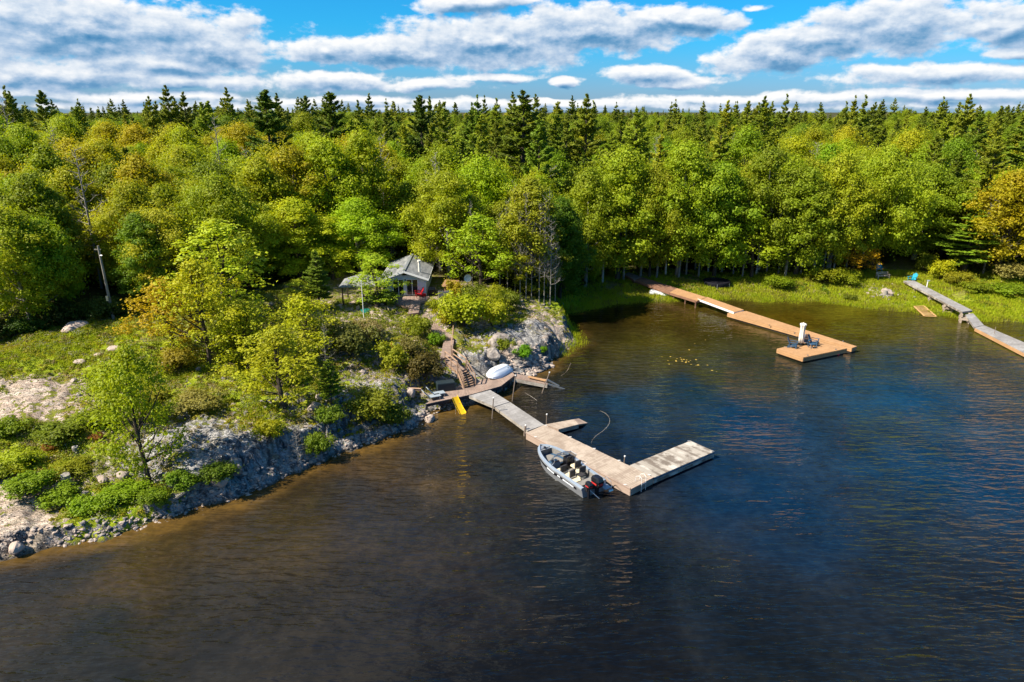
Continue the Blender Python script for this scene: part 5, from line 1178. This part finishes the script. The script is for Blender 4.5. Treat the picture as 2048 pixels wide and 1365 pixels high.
for nd_ in MATS['needle_far'].node_tree.nodes:
    if nd_.type == 'VALTORGB':
        for e_, cc in zip(nd_.color_ramp.elements, ((.12,.155,.008), (.15,.19,.010), (.20,.235,.012), (.25,.27,.014))): e_.color = (*cc, 1)
for P_, S_, m_, lo, hi, lab in FAR:
    forest('distant_wood', P_, S_, m_, lo, hi, lab)

# ============================================================ bushes
def bush(bx, by, wpx, hpx, col, label, k=0, grp=None):
    if bx < 340: wpx *= .8; hpx *= .62
    elif bx > 1200: hpx *= .75
    q = G(bx, by); dep = q.y*math.cos(TH)+(CH-q.z)*math.sin(TH); me, bw_, bh_ = BUSH[k % 4]; s = wpx/F*dep/bw_; sh = hpx/F*dep/bh_*1.0
    e = thing('bush', label, 'bush', q, random.uniform(0, 6.28), grp); e.scale = (s, s, sh); link('stems', STEM, e).scale = (bw_/2.6, bw_/2.6, bh_/1.7); link('leaves', me, e, jitcol((col[0]*(.95 if col in NC else 1.75)+.02, col[1]*(.95 if col in NC else 1.6)+.01, col[2]), .08)); return e
random.seed(9)
BL = [(928,655,100,70,YEL,'large round yellow-green shrub right of the boardwalk',0),(893,648,50,34,GOLD,'golden shrub between the terrace and the large round shrub',1),(912,600,40,40,ORG,'orange shrub in front of the lattice fence',3),
 (838,674,60,42,OLV,'olive juniper-like shrub on the left of the upper boardwalk',1),(866,622,26,22,(.13,.17,.01),'small green shrub where the terrace meets the boardwalk',2),(873,692,36,26,(.09,.17,.005),'vivid green little fern clump left of the lower boardwalk',2),
 (770,610,60,28,(.04,.09,.01),'dark green low bush at the foot of the tree in front of the cabin',2),(985,655,60,50,YEL,'yellow shrub on the rock at the foot of the golden young tree',0),(1010,705,40,28,(.10,.14,.01),'small shrub on the ledge above the dinghy',2),
 (1045,720,40,26,(.07,.17,.006),'bright green plant among the rubble behind the dinghy',2),(1086,712,18,14,(.09,.2,.006),'tiny bright green tuft on the rubble by the cove',2),
 (850,757,84,52,(.05,.05,.018),'dark brownish juniper left of the stairs',1),(790,745,60,60,(.16,.19,.01),'light yellow-green bush left of the dark juniper',3),(820,715,60,36,(.09,.09,.03),'grey-green shrub above the dark juniper',1),
 (740,848,100,62,(.10,.13,.01),'rounded green bush at the top of the shore ledge near the water',0),(790,850,60,40,(.05,.09,.01),'dark green bush right of the one at the top of the shore ledge',2),
 (640,915,60,40,(.09,.14,.01),'green bush hanging at the foot of the ledge beside the dead sapling',2),(540,875,60,36,GOLD,'golden bush on the edge of the striped rock',2),(400,822,110,34,(.12,.12,.045),'sprawling grey-green bush above the striped rock ledge',1),
 (700,710,110,60,(.07,.08,.025),'brownish-green shrub in the middle of the slope',1),(735,690,80,50,(.14,.13,.08),'pale twiggy shrub left of the white board',1),(640,690,90,50,(.06,.08,.02),'dark shrub left of the slope clearing',0),
 (440,965,70,40,(.06,.11,.008),'dark green bush under the ledge by the shore boulders',0),(370,985,60,44,(.07,.13,.008),'green bush behind the grey drift log',3),
 (60,990,110,70,(.09,.15,.006),'lush green bush above the pink rock slab at lower left',0),(120,1010,90,60,(.10,.17,.006),'bright green bush right of the lush one at lower left',3),(250,1000,110,56,(.09,.17,.006),'bright green leafy bush along the shore under the pale-trunked tree',0),
 (180,1025,100,50,(.10,.19,.006),'light green bush along the shore right of the stump',2),(310,1010,70,50,(.08,.14,.006),'green bush right of the pale-trunked tree by the shore',0),
 (40,935,110,60,YEL,'yellow-green low bush on the left slope above the stump',1),(120,880,120,60,(.08,.12,.01),'green bush on the left slope below the granite slab',0),(200,850,90,60,(.09,.13,.01),'green bush near the base of the bushy tree',1),(100,905,34,28,RED,'small red-leaved bush on the left slope',2),
 (195,880,36,20,(.17,.09,.03),'low red-tinted bush right of the red-leaved one',2),(150,945,90,40,(.13,.16,.01),'yellowish low bush behind the tall stump',1),(0,960,80,50,(.12,.16,.01),'bush at the left border above the pink rock slab',2),
 (20,870,100,50,(.09,.14,.008),'green mat bush at the left border below the granite slab',2),(1560,575,60,30,(.09,.14,.008),'green bush on the meadow left of the pale driftwood',0),(1690,568,64,36,(.12,.17,.008),'wide lime bush on the meadow left of the bench',1),(1650,565,60,40,(.11,.15,.008),'green bush under the clustered pale trunks',3),
 (1880,560,46,56,YEL,'yellow upright bush right of the white post',3),(1850,545,40,50,(.11,.14,.01),'green bush behind the white post',3),(1950,585,60,26,(.09,.13,.008),'low green bush on the right meadow, nearer the water',2),(1915,570,60,36,(.14,.14,.01),'yellowish bush on the right meadow behind the low green one',1),
 (2020,560,70,46,(.16,.15,.06),'pale grey-green bush at the right border of the meadow',0),(2010,590,80,30,(.09,.14,.008),'low green bush at the right border nearer the water',2),(1700,600,30,14,(.06,.09,.01),'tiny dark bush near the right meadow water line',2),
 (480,700,100,50,(.14,.14,.02),'low yellowish bush among the grove trunks',1),(300,810,110,50,(.13,.15,.015),'low green bush below the yellowish tree on the slope',1),(560,760,90,40,(.14,.16,.015),'low bush beneath the yellow tree in mid slope',2),(360,740,80,44,(.15,.14,.015),'low golden-green bush under the orange-tinged tree',1),
 (660,850,60,34,(.07,.12,.01),'dark green low bush at the foot of the small dark pine',2),(950,610,60,40,(.07,.1,.01),'dark green bush behind the large round shrub',0),(1010,620,70,40,(.08,.11,.01),'green bush at the wood edge above the rock point',1)]
for b in BL: bush(*b)
# undergrowth along the wood edge (dark green), one by one
for i in range(46):
    px_ = -20+i*45+random.uniform(-15,15); 
    if 760 < px_ < 880: continue
    e_ = np.interp(px_, [a for a, b in fe], [b for a, b in fe]); q = G(px_, e_-random.uniform(0, 10)); me, bw_, bh_ = BUSH[i % 4]; s = random.uniform(1.0, 1.9)
    if px_ > 1200: s *= .55
    zn = [n_ for a, n_ in zones if px_ >= a][-1] if px_ >= 0 else zones[0][1]
    e = thing('bush', f'dark green undergrowth bush at the foot of the wood {zn}', 'bush', q, random.uniform(0,6), f'undergrowth {zn}'); e.scale = (s, s, s*.9); link('leaves', me, e, jitcol((.06,.09,.008), .25))

# ============================================================ ground cover, stones, reeds (stuff)
def landpts(n, box, cond):
    out = []
    X = rs.uniform(box[0], box[1], n); Y = rs.uniform(box[2], box[3], n); Z_ = samp(GZ, X, Y); D_ = samp(GD, X, Y); RK = samp(GRK, X, Y); GR = samp(GGR, X, Y)
    m_ = cond(X, Y, Z_, D_, RK, GR); return X[m_], Y[m_], Z_[m_]
def avoid(X, Y, extra=0):
    m_ = np.ones(len(X), bool)
    for pxs, w_ in (([(895,758),(905,738),(887,705),(905,690),(880,670),(850,640),(838,615)], .9),):
        pp = [P(a, b, 3-(b-615)/143*2.0) for a, b in pxs]
        for a, b in zip(pp, pp[1:]):
            ab = np.array((b-a)[:2]); t = np.clip(((X-a.x)*ab[0]+(Y-a.y)*ab[1])/(ab@ab), 0, 1); m_ &= np.hypot(X-a.x-t*ab[0], Y-a.y-t*ab[1]) > w_+extra
    m_ &= ~((abs(X-cabc.x) < 5) & (Y > cabc.y-4) & (Y < cabc.y+9))
    dk = [P(850,808,1), P(937,790,1), P(1000,762,1), P(1030,745,1)]
    for a, b in zip(dk, dk[1:]):
        ab = np.array((b-a)[:2]); t = np.clip(((X-a.x)*ab[0]+(Y-a.y)*ab[1])/(ab@ab), 0, 1); m_ &= np.hypot(X-a.x-t*ab[0], Y-a.y-t*ab[1]) > 1.6
    return m_
def tufts(nm, X, Y, Z_, per, spread, hgt, wdt, m, lab, cat, lean=.35, vb=0, color=None, kind='stuff'):
    n = len(X)*per; cx = np.repeat(X, per)+rs.normal(size=n)*spread; cy = np.repeat(Y, per)+rs.normal(size=n)*spread; cz_ = samp(GZ, cx, cy); base = np.repeat(rs.rand(len(X)), per)
    h = hgt*(.5+.9*rs.rand(n)); a = rs.rand(n)*6.28; dx = np.cos(a)*wdt; dy = np.sin(a)*wdt; lx = rs.normal(size=n)*lean*h; ly = rs.normal(size=n)*lean*h
    V = np.stack([np.c_[cx-dx, cy-dy, cz_-.03], np.c_[cx+dx, cy+dy, cz_-.03], np.c_[cx+dx*.3+lx, cy+dy*.3+ly, cz_+h], np.c_[cx-dx*.3+lx, cy-dy*.3+ly, cz_+h]], 1).reshape(-1, 3)
    me = npmesh(nm, V, quads(n), {'v': np.repeat(np.clip(base*.6+rs.rand(n)*.4, 0, 1), 4)}, m); return tag(link(nm, me, None, color), lab, cat, None, kind)
X, Y, Z_ = landpts(60000, (-5, 75, 60, 100), lambda X, Y, Z_, D_, RK, GR: (D_ > -.6) & (Z_ > -.25) & (RK < .5) & (X > 3) & (Z_ < 2.2) & (fbm(X*.15, Y*.15, 3) > -.45))
mm, _, _ = woodmask(X, Y, Z_); k = mm < 14; tufts('meadow_grass', X[k], Y[k], Z_[k], 4, .14, .26, .05, 'grass_blades', 'bright green meadow grass along the cove shore', 'grass')
X, Y, Z_ = landpts(60000, (-50, -18, 30, 62), lambda X, Y, Z_, D_, RK, GR: (D_ > 2.2) & (GR > .62) & (fbm(X*.4, Y*.4, 3) > -.15)); mm, _, _ = woodmask(X, Y, Z_); k = (mm < 4)
print('MOUND', len(X), k.sum()); tufts('mound_grass', X[k], Y[k], Z_[k], 4, .12, .13, .04, 'grass_blades', 'short green grass over the mound at the left', 'grass')
def cover(nm, n, box, cond, per, spread, hgt, size, col, lab, cat='ground cover'):
    X, Y, Z_ = landpts(n, box, cond); k = avoid(X, Y); mm, _, _ = woodmask(X, Y, Z_); k &= mm < 12; X, Y, Z_ = X[k], Y[k], Z_[k]; print(nm, len(X))
    sc1 = .5+1.0*rs.rand(len(X)); N = len(X)*per; S = np.repeat(sc1, per); d = unit(rs.normal(size=(N, 3))+np.array([0,0,.5])); d[:, 2] = np.abs(d[:, 2])
    c = np.c_[np.repeat(X, per), np.repeat(Y, per), np.repeat(Z_, per)]+d*np.array([spread, spread, hgt])*(S*(.5+.5*rs.rand(N)))[:, None]
    global rg
    rg = rs; nr = unit(d+rs.normal(size=(N,3))*.6+np.array([0,0,.5])); V = leafquads(c, nr, size*(.6+.8*rs.rand(N)))
    me = npmesh(nm, V, quads(N), {'v': np.repeat(np.clip(np.repeat(rs.rand(len(X)), per)*.6+rs.rand(N)*.4, 0, 1), 4)}, 'leaf'); return tag(link(nm, me, None, col), lab, cat, None, 'stuff')
pen_box = (-48, 8, 27, 74)
cover('low_shrubs', 13000, pen_box, lambda X, Y, Z_, D_, RK, GR: (D_ > .7) & (X < 6) & (fbm(X*.35+3, Y*.35, 3)*1.2-RK*.25-.9*np.clip(RK-.72,0,1)*2+GR*.30 > -.24), 26, .36, .24, .062, (.19,.23,.010), 'low green shrubs scattered over the rocky slope')
cover('dry_shrubs', 4500, pen_box, lambda X, Y, Z_, D_, RK, GR: (D_ > .7) & (X < 6) & (samp(GPK, X, Y) < .7) & (fbm(X*.35+30, Y*.35+9, 3)-RK*.3-.9*np.clip(RK-.72,0,1)*2 > -.25), 30, .38, .26, .055, (.24,.19,.08), 'dry brownish heath between the rocks on the slope')
cover('yellow_cover', 5200, pen_box, lambda X, Y, Z_, D_, RK, GR: (D_ > .8) & (X < 6) & (fbm(X*.3+60, Y*.3+19, 3)+GR*.3-RK*.3-.9*np.clip(RK-.72,0,1)*2 > -.12), 30, .36, .22, .06, (.30,.27,.012), 'yellowish ground plants on the rocky slope')
cover('grey_heath', 2400, pen_box, lambda X, Y, Z_, D_, RK, GR: (D_ > .7) & (X < 6) & (samp(GPK, X, Y) < .7) & (fbm(X*.3+90, Y*.3+39, 3)-RK*.2 > -.15), 30, .40, .26, .05, (.30,.29,.22), 'pale grey twiggy heath on the rocky slope')
cover('meadow_plants', 900, (3, 75, 66, 100), lambda X, Y, Z_, D_, RK, GR: (D_ > 2.5) & (Z_ < 2.2) & (fbm(X*.12+3, Y*.12, 3) > -.02) & (X > 20), 40, .55, .42, .10, (.10,.16,.006), 'taller lush plants growing through the meadow')
# stones
ico = bpy.data.meshes.new('tmp'); import bmesh
bm = bmesh.new(); bmesh.ops.create_icosphere(bm, subdivisions=1, radius=1); bm.to_mesh(ico); bm.free()
IV = np.array([v.co[:] for v in ico.vertices]); IF = np.array([p.vertices[:] for p in ico.polygons])
def frock(n):
    po = n.pos(); v = n.attr('v'); f = n.noise(po, 3, 5, .65); c = n.mix(n.rng(f, .35, .65), (.07,.07,.075), (.27,.25,.235)); c = n.mix(n.math('MULTIPLY', v, .7), c, (.50,.39,.32)); return bsdf(n, c, .9, .2, 0, n.bump(f, .5, .08))
mat('stone', frock)
def stones(nm, X, Y, s0, s1, lab):
    n = len(X); s = s0+(s1-s0)*rs.rand(n)**2.5; Z_ = np.maximum(samp(GZ, X, Y), -.1); V = []; 
    nz_ = 1+.28*rs.normal(size=(n, len(IV))).clip(-1.5, 1.5); sc3 = np.stack([1+.4*rs.rand(n), .8+.3*rs.rand(n), .5+.3*rs.rand(n)], 1); a = rs.rand(n)*6.28
    W_ = IV[None]*nz_[..., None]*sc3[:, None]*s[:, None, None]; x = W_[..., 0]*np.cos(a)[:, None]-W_[..., 1]*np.sin(a)[:, None]; y = W_[..., 0]*np.sin(a)[:, None]+W_[..., 1]*np.cos(a)[:, None]
    V = np.stack([x+X[:, None], y+Y[:, None], W_[..., 2]+Z_[:, None]+s[:, None]*.15], 2).reshape(-1, 3); Fq = (IF[None]+(np.arange(n)*len(IV))[:, None, None]).reshape(-1, 3)
    return tag(link(nm, npmesh(nm, V, Fq, {'v': np.repeat(rs.rand(n), len(IV))}, 'stone')), lab, 'stones', None, 'stuff')
X, Y, Z_ = landpts(200000, pen_box, lambda X, Y, Z_, D_, RK, GR: (D_ > -.25) & (D_ < .65) & (X < 6)); k = rs.rand(len(X)) < .55; stones('shore_rubble', X[k][:5200], Y[k][:5200], .035, .17, 'small broken stones along the water edge')
X, Y, Z_ = landpts(900, pen_box, lambda X, Y, Z_, D_, RK, GR: (D_ > .6) & (RK > .3) & (X < 6)); k = avoid(X, Y); stones('loose_stones', X[k], Y[k], .05, .30, 'loose grey stones scattered over the rocky slope')
q = P(1062, 728, .6); X = q.x+rs.normal(size=420)*1.5; Y = q.y+rs.normal(size=420)*.9; k = samp(GD, X, Y) > -.4; stones('rubble_pile', X[k], Y[k], .14, .42, 'pile of broken pinkish stones beside the boat slip')
q = P(1762, 580, .9); X = q.x+rs.normal(size=160)*1.3; Y = q.y+rs.normal(size=160)*1.2; stones('stony_patch', X, Y, .06, .25, 'pinkish stones on the bare patch in front of the bench')
# boulders
def boulder(px, py, wpx, lab, seed, flat=.75):
    q = G(px, py); dep = q.y*math.cos(TH)+(CH-q.z)*math.sin(TH); r_ = wpx/F*dep/2; b2 = bmesh.new(); bmesh.ops.create_icosphere(b2, subdivisions=3, radius=1); r2 = np.random.RandomState(seed)
    pl = unit(r2.normal(size=(9, 3))); of = .62+.3*r2.rand(9)
    for v in b2.verts:
        c = np.array(v.co[:]); 
        for k in range(9):
            d = c@pl[k]-of[k]
            if d > 0: c = c-pl[k]*d*.9
        c = c*(1+.05*math.sin(c[0]*7+seed)+.04*math.sin(c[1]*9)); v.co = Vector(c*np.array([1, .8, flat])*r_)
    me = bpy.data.meshes.new('boulder'); b2.to_mesh(me); b2.free(); me.materials.append(MATS['stone']); at = me.attributes.new('v', 'FLOAT', 'POINT'); at.data.foreach_set('value', [r2.rand()]*len(me.vertices))
    o = link('boulder', me); o.location = q+Vector((0, 0, r_*.25*flat)); tag(o, lab, 'boulder'); o.rotation_euler = (0, 0, r2.rand()*6); return o
for i, b in enumerate([(35,1100,34,'round pinkish boulder at the water edge in the lower left corner'),(440,965,46,'tall grey boulder standing below the dark ledge near the shore bend'),(470,940,50,'grey boulder against the dark ledge'),
   (205,965,26,'pale boulder between the stump and the pale-trunked tree'),(245,955,26,'whitish boulder just left of the pale-trunked tree'),(350,970,30,'grey boulder left of the grey drift log'),(170,990,16,'small pale stone below the tall stump'),(628,818,28,'grey boulder beside the small dark pine'),(640,800,22,'smaller boulder behind the one beside the small dark pine'),
   (860,842,26,'pinkish boulder in the water under the left end of the shore deck'),(820,790,30,'grey boulder left of the grey deck chairs'),(1000,690,50,'bluish slab boulder above the dinghy'),(1022,705,40,'dark slab boulder between the dinghy and the rock point'),
   (985,715,40,'pale boulder behind the dinghy'),(230,700,34,'flat grey stone on the lower edge of the mound'),(200,712,26,'flat stone left of another on the lower edge of the mound'),(160,725,26,'leftmost flat stone on the lower edge of the mound'),(150,657,60,'low bluish flat rock on top of the mound'),(1775,590,30,'grey driftwood-like boulder on the stony patch')]): boulder(*b, 900+i, *( (.35,) if 'flat' in b[3] else ()))
# stumps
def stump(px, py, r_, h, lab):
    q = G(px, py); o = thing('tree_stump', lab, 'stump', q, random.random()*6, 'old stumps on the left slope'); mb = MB(); n = 12; secs = []
    for z, k in ((-.2,1.6),(.08,1.25),(.3,1.02),(1,.95)): secs.append([(math.cos(t)*r_*k*(1+.1*math.sin(3*t)), math.sin(t)*r_*k*(1+.1*math.cos(2*t)), z*h+(.06*h*math.sin(t) if z == 1 else 0)) for t in np.linspace(0, 2*math.pi, n+1)[:-1]])
    mb.loft(secs, closed=True); mb.build('bark', 'bark_grey', o); mb = MB(); mb.add([(x*.93,y*.93,z-.01) for x, y, z in secs[-1]], [tuple(range(n))]); mb.build('cut_face', 'wood_bleached', o)
stump(137, 975, .28, .85, 'tall cut stump on the lower left slope'); stump(152, 905, .20, .4, 'short stump higher on the left slope'); stump(493, 832, .15, .3, 'tiny stump above the striped rock ledge')
q = P(1770, 588, .9); o = thing('driftwood_stump', 'grey upturned root stump on the shore in front of the bench', 'driftwood', (q.x, q.y, gz(q.x, q.y))); mb = MB(); random.seed(3)
mb.tube([(0,0,0),(0,0,.8)], [.4,.22], 8)
for i in range(8): a = i*.8; mb.tube([(0,0,.25),(math.cos(a)*.5,math.sin(a)*.5,.15),(math.cos(a)*.95,math.sin(a)*.95,-.05)], [.16,.10,.03], 5)
mb.build('roots', 'bark_grey', o)
a, b = G(345, 1008), G(403, 975); o = thing('drift_log', 'grey drift log lying on the shore stones right of the bright bushes', 'log', (a+b)/2+Vector((0,0,.15))); h = (b-a)/2; mb = MB(); mb.tube([-h, h*.2+Vector((.05,.1,.12)), h], [.10,.14,.09], 7); mb.tube([-h*.5, -h*.9+Vector((-.9,-.1,-.02))], [.07,.03], 5); mb.build('log', 'bark_grey', o)
q = [P(a, b, z) for a, b, z in ((8,1022,1.1),(35,1048,.8),(62,1076,.4),(82,1092,.1),(90,1110,-.1),(82,1180,-.3))]; wire('fallen_pole', q, .045, 'bark_white', 'long thin bleached pole sliding from the pink rock slab into the water', 'branch')
q = [G(575,845+0)+Vector((0,0,.1))]
a, b = P(1090,644,2.6), P(1150,690,.6); 
# lily pads
pads = []
for cx, cy, n_, sp in ((1335,717,5,10),(1365,722,7,8),(1378,722,6,8),(1398,732,4,8),(1385,692,3,14),(1425,743,2,6)):
    for i in range(n_): q = P(cx+random.gauss(0, sp), cy+random.gauss(0, sp*.35), .012); pads.append((q, random.uniform(.05, .12)))
mb = MB()
for i, (q, r_) in enumerate(pads): mb.val = random.random(); mb.add([(q.x+math.cos(t)*r_, q.y+math.sin(t)*r_, .008+.0015*i/len(pads)) for t in np.linspace(.3, 6.0, 9)]+[(q.x, q.y, .008+.0015*i/len(pads))], [tuple(range(10))])
tag(mb.build('lily_pads', 'lily'), 'small yellowish floating leaves scattered on the cove', 'floating leaves', None, 'stuff')
# reeds in the shallows of the cove
X, Y, Z_ = landpts(60000, (5, 75, 60, 90), lambda X, Y, Z_, D_, RK, GR: (D_ > -1.1) & (D_ < .5)); k = rs.rand(len(X)) < .8
tufts('reeds', X[k], Y[k], Z_[k], 3, .12, .38, .03, 'grass_blades', 'thin reeds fringing the cove shore', 'reeds', .2)
